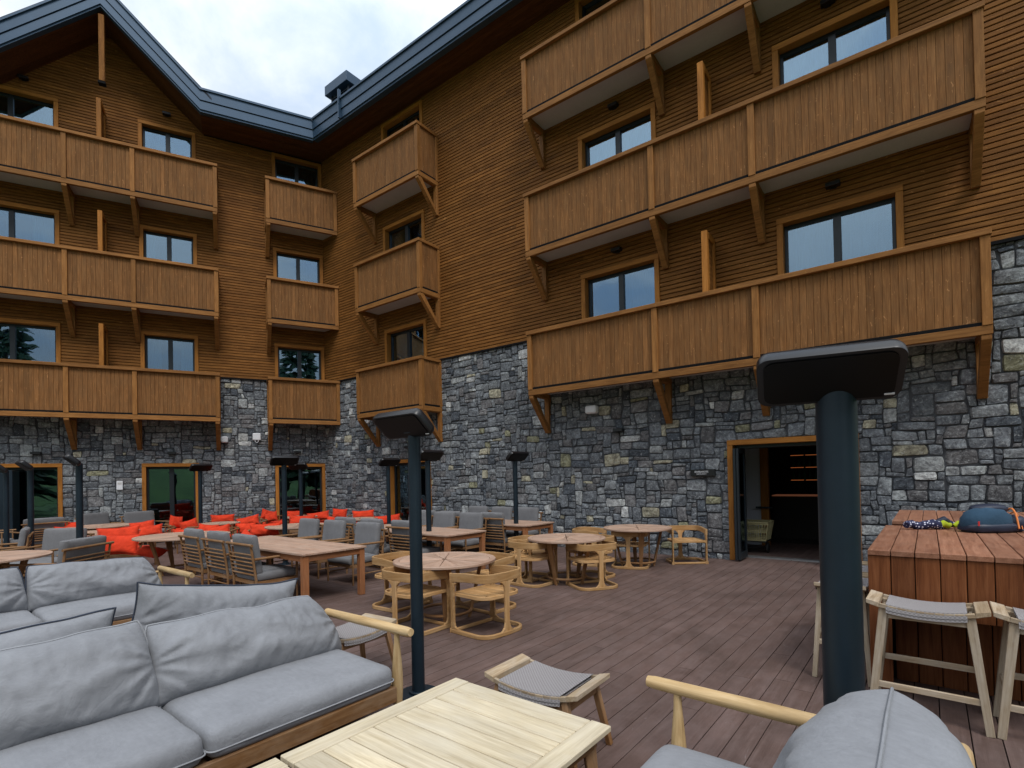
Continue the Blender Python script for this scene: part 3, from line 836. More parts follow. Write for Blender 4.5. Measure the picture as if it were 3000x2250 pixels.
# ------------------------------------------------------------------ wall fittings
def wall_thing(name, mb_list, s, z, rz, label, cat, group=None):
    X_ = Matrix.Rotation(rz, 3, 'Z') @ Vector((s, 0, 0)); e = empty(name, (X_.x, X_.y, z), rz)
    for nm, mb, mt, bv in mb_list: mb.build(nm, mt, e, bevel=bv)
    tag(e, label, cat, group); return e
lb = MB(); lb.bb(-.11, .11, -.17, -.04, -.035, .035)
lb2 = MB(); lb2.bb(-.05, .05, -.05, .0, -.05, .05)
lamp0 = wall_thing('wall_lamp', [('housing', lb, 'black', .006), ('wall_mount', lb2, 'black', 0)], -7.94, 13.16, LROT,
    'small black wall lamp high on the gable above the leftmost top floor window', 'wall lamp', 'black wall lamps')
lamps = [(-4.58, 13.18, LROT, 'small black wall lamp under the gable slope, above the middle top floor window'),
 (-7.75, 2.64, LROT, 'small black wall lamp on the stone above the leftmost terrace door'),
 (-4.56, 2.65, LROT, 'small black wall lamp on the stone above the middle glass door of the left wing'),
 (-.96, 2.70, LROT, 'small black wall lamp on the stone above the glass door next to the inner corner'),
 (4.3, 2.66, RROT, 'small black wall lamp on the stone above the glass door behind the centre heater'),
 (11.15, 2.69, RROT, 'small black wall lamp on bare stone, left of the small black sign'),
 (11.2, 9.90, RROT, 'small black lamp under the top long balcony of the right wing, above its left window'),
 (15.3, 9.90, RROT, 'small black lamp under the top long balcony of the right wing, above its right window'),
 (11.2, 6.68, RROT, 'small black lamp under the middle long balcony of the right wing, above its left window'),
 (15.3, 6.68, RROT, 'small black lamp under the middle long balcony of the right wing, above its right window')]
for s, z, rz, lab in lamps:
    X_ = Matrix.Rotation(rz, 3, 'Z') @ Vector((s, 0, 0)); dup(lamp0, (X_.x, X_.y, z), rz, lab, 'black wall lamps')
b1 = MB(); b1.bb(-.10, .10, -.20, -.04, -.10, .10)
wall_thing('floodlight', [('housing', b1, 'white', .03)], -3.13, 3.09, LROT, 'small white rounded floodlight on the stone right of the left balcony bracket', 'light')
b1 = MB(); b1.bb(-.12, .12, -.14, -.04, -.115, .115)
b2 = MB(); b2.tube([(-.05, -.13, -.12), (-.045, -.135, -.17), (0, -.14, -.195), (.045, -.135, -.17), (.05, -.13, -.12)], .009, 8)
wall_thing('access_point', [('housing', b1, 'white', .02), ('bracket_ring', b2, 'white', 0)], -2.2, 3.2, LROT, 'square white box with a small ring beneath, on stone left of the corner balcony', 'access point')
b1 = MB(); b1.bb(-.075, .075, -.09, -.035, -.13, .13); b2 = MB(); b2.bb(-.05, .05, -.095, -.088, .03, .09)
wall_thing('wall_plate', [('cover', b1, 'white', .006), ('label_strip', b2, 'plaster', 0)], -5.87, 1.69, LROT, 'small white rectangular plate on the stone between the two left glass doors', 'wall plate')
b1 = MB(); b1.bb(-.14, .14, -.22, -.05, -.09, .09)
wall_thing('speaker', [('cabinet', b1, 'white', .03)], 10.52, 3.2, RROT, 'small pale grey wall speaker on stone below the left end of the long balcony', 'speaker')
b1 = MB(); b1.bb(-.24, .24, -.10, -.03, -.068, .068)
sgn = wall_thing('sign', [('board', b1, 'black', .004)], 12.95, 1.71, RROT, 'small black sign with tiny white lettering on stone left of the open door', 'sign')
for txt, zz, sz in (('BARBAROSS', .004, .05), ('RESTAURANT', -.034, .032)):
    cu = bpy.data.curves.new('lettering', 'FONT'); cu.body = txt; cu.size = sz; cu.align_x = 'CENTER'; cu.extrude = .001
    cu.materials.append(M['white'])
    tmp = bpy.data.objects.new('tmp', cu); C.objects.link(tmp); bpy.context.view_layer.update()
    me = bpy.data.meshes.new_from_object(tmp.evaluated_get(bpy.context.evaluated_depsgraph_get())); bpy.data.objects.remove(tmp)
    to = bpy.data.objects.new('lettering', me); C.objects.link(to); to.parent = sgn; to.location = (-.02, -.1015, zz-.002); to.rotation_euler = (R_(90), 0, 0)

# ------------------------------------------------------------------ soft shapes
def pillow_mb(W, H, T, seed, nu=30, nv=18, ear=.10, wr=.012, kx=1.0, lean=(0., 0.), vp=2.4, rnd=0.):
    """puffed cushion in the local xz plane (y = thickness), bottom at z=0; pinched corners and creases"""
    mb = MB(seed); n = 0
    def side(sg):
        vs = []
        for j in range(nv+1):
            v = -1+2*j/nv
            for i in range(nu+1):
                u = -1+2*i/nu
                x = W/2*u*(1-ear*(1-v*v)*.5*kx)*(1-lean[u > 0]*((v+1)/2)**1.7)*(1-rnd*abs(v)**5); z = H/2*v*(1-ear*(1-u*u))*(1-rnd*abs(u)**5) + .035*H*noise.noise(Vector((u*2.3+seed*1.7, v, 2.2)))*abs(v)**2
                e = max(0, (1-abs(u)**3.2))*max(0, (1-abs(v)**vp))
                t = T/2*e**.46
                q = noise.noise(Vector((u*2.2+seed, v*1.6, sg*3.)))*.10*t*2
                # creases fanning out of the short ends and corners
                ed = abs(u)**3
                a = math.atan2(v*H, (1.06-abs(u))*W)
                q += wr*ed*math.sin(a*13+seed)*min(1, e*3)
                q += wr*.45*abs(u)**5*math.sin(a*31+seed*2+2*noise.noise(Vector((u*3, v*3, seed))))*min(1, e*4)
                q += wr*.35*(1-min(1, 6*abs(noise.noise(Vector((u*W*3.1+seed, v*H*4.3, 9.))))))*min(1, e*3)
                q += wr*.55*noise.noise(Vector((u*W*9+seed, v*H*5, 5.)))*min(1, e*2.5)
                # sag: fuller low down
                y = sg*(t*(1.08-.16*v)+q)
                vs.append((x, y if e > 0 else 0, H/2+z+.0))
        return vs
    A = side(-1); B = side(1); w_ = nu+1
    vs = A+B
    fs = [(j*w_+i, j*w_+i+1, (j+1)*w_+i+1, (j+1)*w_+i) for j in range(nv) for i in range(nu)]
    o = len(A)
    fs += [(o+j*w_+i, o+(j+1)*w_+i, o+(j+1)*w_+i+1, o+j*w_+i+1) for j in range(nv) for i in range(nu)]
    mb.add(vs, fs, smooth=True)
    rim = [A[i] for i in range(w_)]+[A[j*w_+nu] for j in range(1, nv+1)]+[A[nv*w_+i] for i in range(nu-1, -1, -1)]+[A[j*w_] for j in range(nv-1, 0, -1)]
    return mb, rim
def finish_pillow(o):
    bm = bmesh.new(); bm.from_mesh(o.data); bmesh.ops.remove_doubles(bm, verts=bm.verts, dist=.0006); bm.to_mesh(o.data); bm.free()
    o.data.attributes.remove(o.data.attributes['sharp_edge']) if 'sharp_edge' in o.data.attributes else None
    s = o.modifiers.new('sub', 'SUBSURF'); s.levels = 1; s.render_levels = 1
def cushion_mb(W, D, H, seed, r=.05, puff=.02, nx=22, ny=18, nz=6):
    """box cushion, centre bottom at origin"""
    mb = MB(seed); vs = []; idx = {}; fs = []
    def V(i, j, k):
        key = (i, j, k)
        if key in idx: return idx[key]
        p = Vector((-W/2+W*i/nx, -D/2+D*j/ny, -H/2+H*k/nz))
        c = Vector((max(-W/2+r, min(W/2-r, p.x)), max(-D/2+r, min(D/2-r, p.y)), max(-H/2+r*.9, min(H/2-r*.9, p.z))))
        d = p-c
        if d.length > 1e-6: p = c+d.normalized()*r*(.9 if abs(d.z) > .001 else 1)
        u, v, q = p.x/(W/2), p.y/(D/2), p.z/(H/2)
        p.z += puff*(1-min(1, u*u))*(1-min(1, v*v))*(1 if q > 0 else -.2)*abs(q)
        p.z += .006*noise.noise(Vector((p.x*3+seed, p.y*3, q)))*(1 if q > 0 else 0)
        p.y += .008*noise.noise(Vector((p.x*5+seed, 3., q*2)))*abs(v)**3; p.x += .008*noise.noise(Vector((p.y*5+seed, 8., q*2)))*abs(u)**3
        idx[key] = len(vs); vs.append((p.x, p.y, p.z+H/2)); return idx[key]
    for i in range(nx):
        for j in range(ny):
            fs.append((V(i, j, nz), V(i+1, j, nz), V(i+1, j+1, nz), V(i, j+1, nz))); fs.append((V(i, j+1, 0), V(i+1, j+1, 0), V(i+1, j, 0), V(i, j, 0)))
    for k in range(nz):
        for i in range(nx):
            fs.append((V(i, 0, k), V(i+1, 0, k), V(i+1, 0, k+1), V(i, 0, k+1))); fs.append((V(i+1, ny, k), V(i, ny, k), V(i, ny, k+1), V(i+1, ny, k+1)))
        for j in range(ny):
            fs.append((V(0, j+1, k), V(0, j, k), V(0, j, k+1), V(0, j+1, k+1))); fs.append((V(nx, j, k), V(nx, j+1, k), V(nx, j+1, k+1), V(nx, j, k+1)))
    mb.add(vs, fs, smooth=True); return mb
def seat_cushion(parent, W, D, H, loc, seed, mat='grey', piping=True, rot=None, pm='pipe_l', name='seat_cushion', r=.05, puff=.02):
    o = cushion_mb(W, D, H, seed, r, puff).build(name, mat, parent, loc=loc)
    if rot: o.rotation_euler = rot
    sm = o.modifiers.new('sub', 'SUBSURF'); sm.levels = 1; sm.render_levels = 1
    if piping:
        pb = MB(seed); z = H*.36; q = r*.75; pts = []
        for cx_, cy_, a0 in ((W/2-q, -D/2+q, -90), (W/2-q, D/2-q, 0), (-W/2+q, D/2-q, 90), (-W/2+q, -D/2+q, 180)):
            for t in range(5):
                a = R_(a0+t*22.5); pts.append((cx_+math.cos(a)*(q+.001), cy_+math.sin(a)*(q+.001), z))
        pb.tube(pts, .0045, 6, closed=True); pb.build('piping', pm, o)
    return o
def back_pillow(parent, W, H, T, loc, seed, mat, pm, tilt, yaw=0, wr=.014, nu=84, nv=34, ear=.035, name='back_cushion', rtilt=0, lean=(.05, .05), vp=2.0, rnd=.0):
    mb, rim = pillow_mb(W, H, T, seed, nu, nv, ear, wr, lean=lean, vp=vp, rnd=rnd)
    o = mb.build(name, mat, parent, loc=loc); o.rotation_euler = Euler((tilt, rtilt, yaw)); finish_pillow(o)
    pb = MB(seed); pb.tube(rim, .0055, 6, closed=True); pb.build('piping', pm, o)
    return o

# ------------------------------------------------------------------ lounge sofas
def spindle(mb, x, y, z0, z1, r=.024):
    n = 9; mb.tube([(x, y, z0+(z1-z0)*k/n) for k in range(n+1)], [r*(.75+.85*math.sin(math.pi*min(1, (k/n)*1.05))**1.5) for k in range(n+1)], 14)
def sofa(name, L, D, cush, label, backs, loc, rz, pm='greyd', seed=1, tall=.5, group=None, cat='sofa', mat='grey', logtop=False):
    """local frame: x along the seat (0..-L to the left), faces -y; y=0 is the front edge, y=D the back"""
    e = empty(name, loc, rz)
    f = MB(seed)
    f.bb(-L, 0, .0, .035, .20, .30); f.bb(-L, 0, D-.035, D, .20, .30); f.bb(-L, -L+.035, .035, D-.035, .205, .295); f.bb(-.035, 0, .035, D-.035, .205, .295)
    n = int(L/.12)
    for k in range(n): f.bb(-L+.05+k*(L-.1)/n, -L+.05+(k+.72)*(L-.1)/n, .036, D-.036, .262, .282)
    f.build('frame', 'teak', e, bevel=.004)
    for x in (.045, -L-.045):
        for y in (.05, D+.02):
            pm_ = MB(seed); spindle(pm_, x, y, 0, .655 if y < .2 or not logtop else .62); pm_.build('leg', 'log', e)
        am = MB(seed+3); am.tube([(x, -.10, .672), (x, -.06, .672), (x, D*.5, .668), (x, D+.02, .665)], [.026, .031, .033, .030], 18); am.build('arm', 'log', e)
        am = MB(seed+4); am.bar((x, .05, .25), (x, D, .25), .03, .07); am.build('side_rail', 'log', e)
    for z in (.38, .50, .62):
        if logtop and z > .6: bk = MB(seed+5); bk.tube([(-L-.10, D+.05, .64), (-L-.07, D+.05, .64), (.06, D+.05, .64)], [.027, .032, .032], 16)
        else: bk = MB(seed+5); bk.tube([(-L-.03, D+.03, z), (.03, D+.03, z)], .016, 10)
        bk.build('back_rail', 'log', e)
    w_ = (L-.01)/cush
    for k in range(cush):
        seat_cushion(e, w_-.008, D-.02, .165, (-(k+.5)*w_-.005, D/2-.012, .29), seed*7+k, mat, r=.055, puff=.03)
    for k, (cx_, W, H, T, yy, tilt, yaw, zz, rt) in enumerate(backs):
        back_pillow(e, W, H, T, (cx_, yy, zz), seed*13+k, mat, pm, tilt, yaw, rtilt=rt, lean=((.03, .27) if k == 0 and seed in (2, 4) else (.07, .07)), wr=.017, ear=.15 if seed == 3 else (.015 if seed == 5 else .045), vp=3.4 if seed == 5 else 2.0, rnd=.10 if seed == 5 else (.0 if seed == 3 else .04))
    tag(e, label, cat, group); return e
sofa('sofa', 2.36, .88, 2, 'large grey two-seat sofa in the left foreground facing the slatted coffee table',
     [(-.60, 1.28, .50, .38, .66, R_(-22), R_(1), .39, R_(1.0)), (-1.80, 1.28, .53, .38, .66, R_(-21), R_(-2), .39, R_(-2))], F(-8.0, -13.64), PHI, seed=2, group='grey lounge sofas', pm='pipe_l')
sofa('sofa', 2.36, .88, 2, 'grey sofa turned away, back to back with the foreground sofa, cushions edged in dark piping',
     [(-.50, 1.24, .52, .34, .74, R_(-12), R_(2), .43, R_(-1)), (-1.66, 1.16, .54, .34, .78, R_(-10), R_(-2), .47, R_(-8))], F(-10.34, -11.62), PHI+math.pi, seed=3, group='grey lounge sofas')
sofa('sofa', 2.36, .88, 2, 'grey sofa in the middle distance, facing the viewer left of the ladder-back chairs',
     [(-.60, 1.26, .50, .36, .68, R_(-20), R_(1), .39, R_(2)), (-1.80, 1.26, .49, .36, .68, R_(-20), R_(-1), .39, R_(-3))], F(-7.98, -9.92), PHI, seed=4, group='grey lounge sofas')
# foreground sofa at bottom right, facing the coffee table; mirrored so its right arm is at a=-7.85
sofa('lounge_armchair', 1.72, .90, 1, 'grey armchair at the lower right with a plump back cushion, seen from behind',
     [(-1.03, 1.50, .52, .50, .86, R_(-4), R_(0), .41, R_(0))], F(-9.58, -15.46), PHI+math.pi, seed=5, group='grey lounge sofas', cat='armchair', pm='grey', logtop=True)
sofa('sofa', 1.66, .90, 1, 'honey coloured log frame of a lounge chair cut off by the lower right corner',
     [], F(-7.70, -17.44), PHI, seed=6, group='grey lounge sofas', cat='armchair') if False else None
e = empty('lounge_chair', F(-7.70, -16.55), PHI)
for x_ in (-.06, -1.62): m_ = MB(5); spindle(m_, x_, 0, 0, .60, .024); m_.build('leg', 'log', e)
m_ = MB(6); m_.tube([(.02, 0, .64), (-.01, 0, .64), (-1.7, 0, .64)], [.027, .032, .032], 16); m_.build('top_rail', 'log', e)
m_ = MB(6); m_.tube([(-.03, -.02, .575), (-.03, -.9, .60)], .014, 12); m_.build('arm', 'log', e)
m_ = MB(5); spindle(m_, -.03, -.85, 0, .59, .022); m_.build('leg', 'log', e)
m_ = MB(7); m_.bb(-1.65, -.05, -.88, -.04, .20, .26); m_.build('frame', 'teak', e, bevel=.004)
tag(e, 'lounge chair of round logs cut off at the lower right corner', 'armchair')

# ------------------------------------------------------------------ coffee tables
def coffee(name, a0, a1, b0, b1, label):
    e = empty(name, F((a0+a1)/2, (b0+b1)/2), PHI); W = a1-a0; D = b1-b0; z = .42
    t = MB(hash(label) % 97)
    t.bb(-W/2, W/2, -D/2, -D/2+.115, z-.03, z, .62); t.bb(-W/2, W/2, D/2-.115, D/2, z-.03, z, .6)
    n = 8; w_ = W/n
    for k in range(n): t.bb(-W/2+k*w_+.003, -W/2+(k+1)*w_-.003, -D/2+.119, D/2-.119, z-.029, z-.002, t.r.uniform(.4, .8))
    t.build('tabletop', 'teak_pale', e, bevel=.004)
    a = MB(4); 
    a.bb(-W/2+.06, W/2-.06, -D/2+.05, -D/2+.075, z-.10, z-.031); a.bb(-W/2+.06, W/2-.06, D/2-.075, D/2-.05, z-.10, z-.031)
    a.bb(-W/2+.05, -W/2+.075, -D/2+.075, D/2-.075, z-.10, z-.031); a.bb(W/2-.075, W/2-.05, -D/2+.075, D/2-.075, z-.10, z-.031)
    a.build('apron', 'teak', e, bevel=.003)
    for x in (-1, 1):
        for y in (-1, 1):
            l = MB(5); l.bar((x*(W/2-.09), y*(D/2-.09), z-.031), (x*(W/2-.06), y*(D/2-.06), 0), .065, .065, taper=.7); l.build('leg', 'teak', e, bevel=.004)
    tag(e, label, 'coffee table', 'pale slatted coffee tables')
coffee('coffee_table', -9.035, -7.87, -15.18, -14.07, 'square pale teak slatted coffee table in front of the foreground sofa')
coffee('coffee_table', -10.22, -9.055, -15.18, -14.07, 'pale teak slatted coffee table pushed against the first, cut off by the bottom edge')

# ------------------------------------------------------------------ woven stools
def woven_stool(name, L, D, H, label, cat, foot=None, group=None, seed=0):
    """saddle seat: x is the long axis, ends curl up"""
    e = empty(name); sag = .05 if H < .6 else .045
    zf = lambda x: H - sag*(1-(2*x/L)**2)
    s = MB(seed)
    for q in (-1, 1):        # pale end boards
        x0, x1 = q*(L/2-.075), q*L/2
        vs = [(x0, -D/2, zf(x0)-.03), (x1, -D/2, zf(x1)-.025), (x1, D/2, zf(x1)-.025), (x0, D/2, zf(x0)-.03),
              (x0, -D/2, zf(x0)+.006), (x1, -D/2, zf(x1)+.006), (x1, D/2, zf(x1)+.006), (x0, D/2, zf(x0)+.006)]
        fs = [(3, 2, 1, 0), (4, 5, 6, 7), (0, 1, 5, 4), (1, 2, 6, 5), (2, 3, 7, 6), (3, 0, 4, 7)]
        if q < 0: fs = [tuple(reversed(f)) for f in fs]
        s.add(vs, fs, [(v[1], v[0], v[2]) for v in vs], .6)
    for q in (-1, 1):        # curved side rails
        N = 10
        for k in range(N):
            xa, xb = -L/2+.075+(L-.15)*k/N, -L/2+.075+(L-.15)*(k+1)/N
            s.bar((xa, q*(D/2-.012), zf(xa)-.014), (xb, q*(D/2-.012), zf(xb)-.014), .022, .03)
    s.build('seat_frame', 'teak_grey', e, bevel=.003)
    w_ = MB(seed+1); N, K = 24, 14; vs = []; gs = []; xa = L/2-.115
    for j in range(K+1):
        t = -1+2*j/K
        for i in range(N+1):
            x = -xa+2*xa*i/N; y = (D/2+.003)*max(-1, min(1, t*1.12)); drop = max(0, abs(t)-.89)*.36
            vs.append((x, y, zf(x)+.006-drop)); gs.append((x, y, drop))
    fs = [(j*(N+1)+i, j*(N+1)+i+1, (j+1)*(N+1)+i+1, (j+1)*(N+1)+i) for j in range(K) for i in range(N)]
    o = len(vs); vs2 = [(a, b, c-.02) for a, b, c in vs]
    fs2 = [tuple(x+o for x in reversed(f)) for f in fs]
    w_.add(vs+vs2, fs+fs2, gs+gs, .5, True); w_.build('woven_seat', 'weave', e)
    for q in (-1, 1):
        for r in (-1, 1):
            l = MB(seed+2); l.bar((q*(L/2-.10), r*(D/2-.035), zf(L/2-.1)-.02), (q*(L/2-.02), r*(D/2+.012), 0), (.052 if H > .6 else .042), .040, up=(0, 1, 0), taper=.85); l.build('leg', 'teak_grey' if H > .6 else 'teak', e, bevel=.003)
    wm = 'teak_grey' if H > .6 else 'teak'
    def lx(z, q): t = 1-z/H; return q*(L/2-.10+.08*t)
    def ly(z, r): t = 1-z/H; return r*(D/2-.035+.047*t)
    def strut(nm, a, b, h):
        m = MB(seed+5); m.bar(a, b, .02, h); m.build(nm, wm, e, bevel=.003)
    z = zf(L/2-.1)-.07
    for r in (-1, 1): strut('apron', (lx(z, -1), ly(z, r)*.97, z), (lx(z, 1), ly(z, r)*.97, z), .055)
    for q in (-1, 1): strut('apron', (lx(z, q), ly(z, -1), z), (lx(z, q), ly(z, 1), z), .05)
    if foot:
        for r, z in zip((-1, 1), foot): strut('stretcher', (lx(z, -1), ly(z, r), z), (lx(z, 1), ly(z, r), z), .042)
        for q in (-1, 1): z = foot[0]+.09; strut('stretcher', (lx(z, q), ly(z, -1), z), (lx(z, q), ly(z, 1), z), .042)
    tag(e, label, cat, group); return e
ot = woven_stool('footstool', .68, .42, .45, '', 'footstool', seed=3)
place(ot, -7.54, -14.55, R_(-88), 'low woven cord footstool beside the far corner of the coffee table', 'low woven footstools')
place(ot, -7.62, -12.55, R_(4), 'low woven cord footstool half hidden behind the arm of the foreground sofa', 'low woven footstools')
bs_ = woven_stool('bar_stool', .66, .36, .78, '', 'bar stool', foot=(.20, .30), seed=8)
place(bs_, -5.62, -16.44, R_(-91), 'woven bar stool at the front of the red counter, left of the two', 'woven bar stools at the counter')
place(bs_, -5.62, -17.11, R_(-91), 'woven bar stool at the front of the red counter, cut off by the right edge', 'woven bar stools at the counter')
place(bs_, -5.02, -15.89, R_(1), 'woven bar stool beside the red counter, half hidden by the thick heater pole', 'woven bar stools at the counter')
place(bs_, -4.30, -15.88, R_(-2), 'woven bar stool beside the red counter, behind the one hidden by the heater pole', 'woven bar stools at the counter')

# ------------------------------------------------------------------ bar counters
def counter(a0, a1, b0, b1, H, label, seed):
    e = empty('bar_counter', F(a0, b0), PHI); W = a1-a0; D = b1-b0
    t = MB(seed); n = round(D/.147); w_ = D/n
    for k in range(n): t.bb(-.012, W, k*w_+.003, (k+1)*w_-.003, H-.04, H, t.r.uniform(.25, .75))
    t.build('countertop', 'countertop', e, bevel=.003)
    f = MB(seed+1)
    for k in range(n):
        f.bb(0, .025, k*w_+.003, (k+1)*w_-.003, (0 if k == n-1 else .60), H-.041, f.r.uniform(.3, .7))
        if k < n-1: f.bb(.34, .365, k*w_+.003, (k+1)*w_-.003, 0, .60, f.r.uniform(.3, .7))
    m = round((W-.05)/.147); v = (W-.05)/m
    for k in range(m):
        f.bb(.026+k*v+.002, .026+(k+1)*v-.002, D-.026, D, 0, H-.041, f.r.uniform(.3, .7)); f.bb(.026+k*v+.002, .026+(k+1)*v-.002, 0, .026, 0, H-.041)
    f.bb(W-.024, W, .026, D-.026, 0, H-.041)
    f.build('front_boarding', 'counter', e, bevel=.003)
    i = MB(); i.bb(.027, W-.026, .028, D-.028, .60, H-.045); i.bb(.367, W-.026, .028, D-.028, 0, .598); i.build('carcass', 'gap', e)
    tag(e, label, 'bar counter', 'red decking bar counters')
counter(-5.36, -3.12, -19.6, -16.09, 1.08, 'large red-brown boarded bar counter with a backpack on it', 3)
counter(-2.5, -.35, -19.6, -16.12, 1.08, 'second red-brown boarded counter standing behind the backpack counter by the wall', 9)

# backpack and scarf
def backpack(loc, rz):
    e = empty('backpack', loc, rz); e.scale = (.76, .8, .92)
    def ell(cx_, cy_, cz, rx, ry, rz_, mat, name, par, seed=0, p=2.3):
        mb = MB(seed); N, K = 28, 14; vs = []; fs = []
        for j in range(K+1):
            ph = -math.pi/2+math.pi*j/K
            for i in range(N):
                th = 2*math.pi*i/N
                sgp = lambda v, q: math.copysign(abs(v)**q, v)
                x = sgp(math.cos(ph), 2/p)*sgp(math.cos(th), 2/p); y = sgp(math.cos(ph), 2/p)*sgp(math.sin(th), 2/p); z = sgp(math.sin(ph), 2/p)
                d = 1+.05*noise.noise(Vector((x*2.5+seed, y*2.5, z*5)))
                zz = cz+rz_*z*d; vs.append((cx_+rx*x*d, cy_+ry*y*d, max(.004, zz)))
        for j in range(K):
            for i in range(N): fs.append((j*N+i, j*N+(i+1) % N, (j+1)*N+(i+1) % N, (j+1)*N+i))
        mb.add(vs, fs, smooth=True); return mb.build(name, mat, par)
    body = ell(0, 0, .09, .29, .17, .17, 'blue', 'body', e, 3)
    ell(.02, 0, .05, .31, .185, .062, 'navy', 'base_panel', e, 5, 3)
    ell(.08, .05, .235, .22, .12, .055, 'navy', 'lid', e, 8)
    ell(.33, -.01, .08, .11, .13, .095, 'navy', 'side_pocket', e, 9)
    st = MB(); st.tube([(.20+.10*math.sin(t*.5), -.165+.03*t, .02+.21*math.sin(t)) if False else (.245+.045*math.sin(t*math.pi), -.17+.25*t, .04+.20*math.sin(t*math.pi*.9)) for t in [k/10 for k in range(11)]], .010, 8); st.build('orange_cord', 'amber', e)
    st = MB(); st.tube([(.31+.03*math.sin(t*math.pi), -.15+.24*t, .03+.17*math.sin(t*math.pi*.9)) for t in [k/10 for k in range(11)]], .006, 8); st.build('orange_cord', 'amber', e)
    st = MB(); st.tube([(.25, -.19, .03), (.42, -.22, .02), (.62, -.20, .022), (.85, -.12, .02)], .022, 10, flat=.5); st.build('strap', 'navy', e)
    st = MB(); st.tube([(.40, -.13, .035), (.55, -.12, .04), (.75, -.05, .03)], .03, 10, flat=.5); st.build('strap', 'blue', e)
    lb_ = MB(); lb_.box((-.235, -.155, .10), (.022, .012, .045), .5); lb_.build('label_tab', 'red', e)
    tag(e, 'slate blue and black backpack with an orange cord lying on the red counter', 'backpack'); return e
ang = math.atan2(-.782, .623)+PHI
backpack(F(-3.50, -16.90, 1.081), ang)
e = empty('scarf', F(-3.42, -16.50, 1.081), ang)
mb = MB(3); pts = []; rs = []
for k in range(22):
    t = k/21; pts.append((-.27+.52*t, .03*math.sin(t*9), .045+.012*math.sin(t*17))); rs.append(.044*(.55+.45*math.sin(math.pi*min(1, .15+t*.8)))*(1+.12*math.sin(k*2.7)))
mb.tube(pts, rs, 14); mb.build('roll', 'scarf', e)
mb = MB(4); mb.tube([(.02, -.035, .03), (.07, -.05, .06), (.12, -.045, .035), (.16, -.03, .05)], [.02, .035, .03, .015], 10); mb.build('lime_patch', 'lime', e)
mb = MB(4); mb.tube([(.20, -.02, .03), (.24, -.03, .05), (.27, -.02, .035)], [.02, .035, .02], 10); mb.build('lime_patch', 'lime', e)
mb = MB(4); mb.tube([(.06, .03, .06), (.12, .0, .09), (.17, .02, .065)], [.03, .04, .03], 10); mb.build('knot', 'navy', e)
tag(e, 'rolled dark blue scarf with white flecks lying left of the backpack on the counter', 'scarf')

# ------------------------------------------------------------------ barrel chairs
def barrel_chair():
    e = empty('barrel_chair'); hw = .315; yb, yf = -.28, .26
    def upath(h, y0, y1, r, n=7):
        pts = [(-h, y1), (-h, (y1+y0)/2+.02)]
        for k in range(n+1): a = math.pi+math.pi/2*k/n; pts.append((-h+r+math.cos(a)*r, y0+r+math.sin(a)*r))
        pts.append((0, y0-.012))
        for k in range(n+1): a = 1.5*math.pi+math.pi/2*k/n; pts.append((h-r+math.cos(a)*r, y0+r+math.sin(a)*r))
        pts += [(h, (y1+y0)/2+.02), (h, y1)]; return pts
    p = upath(hw, yb, yf, .15); n = len(p)
    zt = [.650+.030*min(1, max(0, (yf-q[1])/.3)) for q in p]
    b_ = MB(1); b_.ribbon(p, [z-.098 for z in zt], zt, .024); b_.build('back_band', 'ash', e, bevel=.006, seg=2)
    b_ = MB(2); b_.ribbon(p, .0, .046, .036); b_.bar((-hw+.012, yf-.02, .021), (hw-.012, yf-.02, .021), .034, .036); b_.build('base_loop', 'ash', e, bevel=.008, seg=2)
    def post(x, y, ang, z1):
        w1, w0 = .11, .034; prof = []
        zs = [(.040, w1), (.055, w1*.72), (.085, w0*1.45), (.14, w0), (z1-.21, w0), (z1-.15, w0*1.3), (z1-.115, w1*.72), (z1-.097, w1)]
        prof = [(q, z) for z, q in zs]+[(-q, z) for z, q in reversed(zs)]
        ca, sa = math.cos(ang), math.sin(ang); nx, ny = -sa*.012, ca*.012
        m = MB(3); m.poly([(x+q*ca-nx, y+q*sa-ny, z) for q, z in prof], (2*nx, 2*ny, 0), gs=[(z, q, 0) for q, z in prof]*2)
        m.build('leg', 'ash', e, bevel=.004)
    post(0, yb-.010, 0, .68)
    # front posts run flush at the ends of the arms
    for q in (-1, 1):
        m = MB(4); m.poly([(q*hw-.013, yf, .047), (q*hw-.013, yf, .552), (q*hw-.013, yf-.10, .552), (q*hw-.013, yf-.066, .52), (q*hw-.013, yf-.056, .46), (q*hw-.013, yf-.056, .12), (q*hw-.013, yf-.068, .075), (q*hw-.013, yf-.12, .047)], (.026, 0, 0)); m.build('leg', 'ash', e, bevel=.004)
    s = MB(5); ns = 7; w_ = .53/ns
    for k in range(ns):
        x = -.265+w_*(k+.5); y0 = yb+.03+.13*(abs(x)/.265)**3
        s.bb(x-w_/2+.004, x+w_/2-.004, y0, yf-.02, .415, .435, s.r.uniform(.35, .7))
    rim = upath(.29, yb+.02, yf-.0, .15)
    s.ribbon(rim, .402, .438, .024, tone=.6); s.bb(-.277, .277, yf-.02, yf+.006, .402, .437)
    s.build('seat', 'ash', e, bevel=.003)
    tag(e, '', 'chair'); return e
bc = barrel_chair()
grp = 'round-backed wooden chairs at the round tables'
def chair_at(cx, cy, ang_deg, r, lab, tw=0):
    a = R_(ang_deg); x, y = cx+math.cos(a)*r, cy+math.sin(a)*r
    place(bc, x, y, a+math.pi/2+R_(tw), lab, grp)       # faces the centre
T1, T2, T3 = (-5.80, -11.84), (-3.19, -11.92), (-1.22, -12.22)
def chair_pos(x, y, face, lab): place(bc, x, y, R_(face-90), lab, grp)
chair_pos(-6.29, -11.85, 0, 'round-backed wooden chair just left of the centre heater pole, at the nearest round table')
chair_pos(-5.88, -12.60, 86, 'round-backed wooden chair nearest the viewer, right of the centre heater pole')
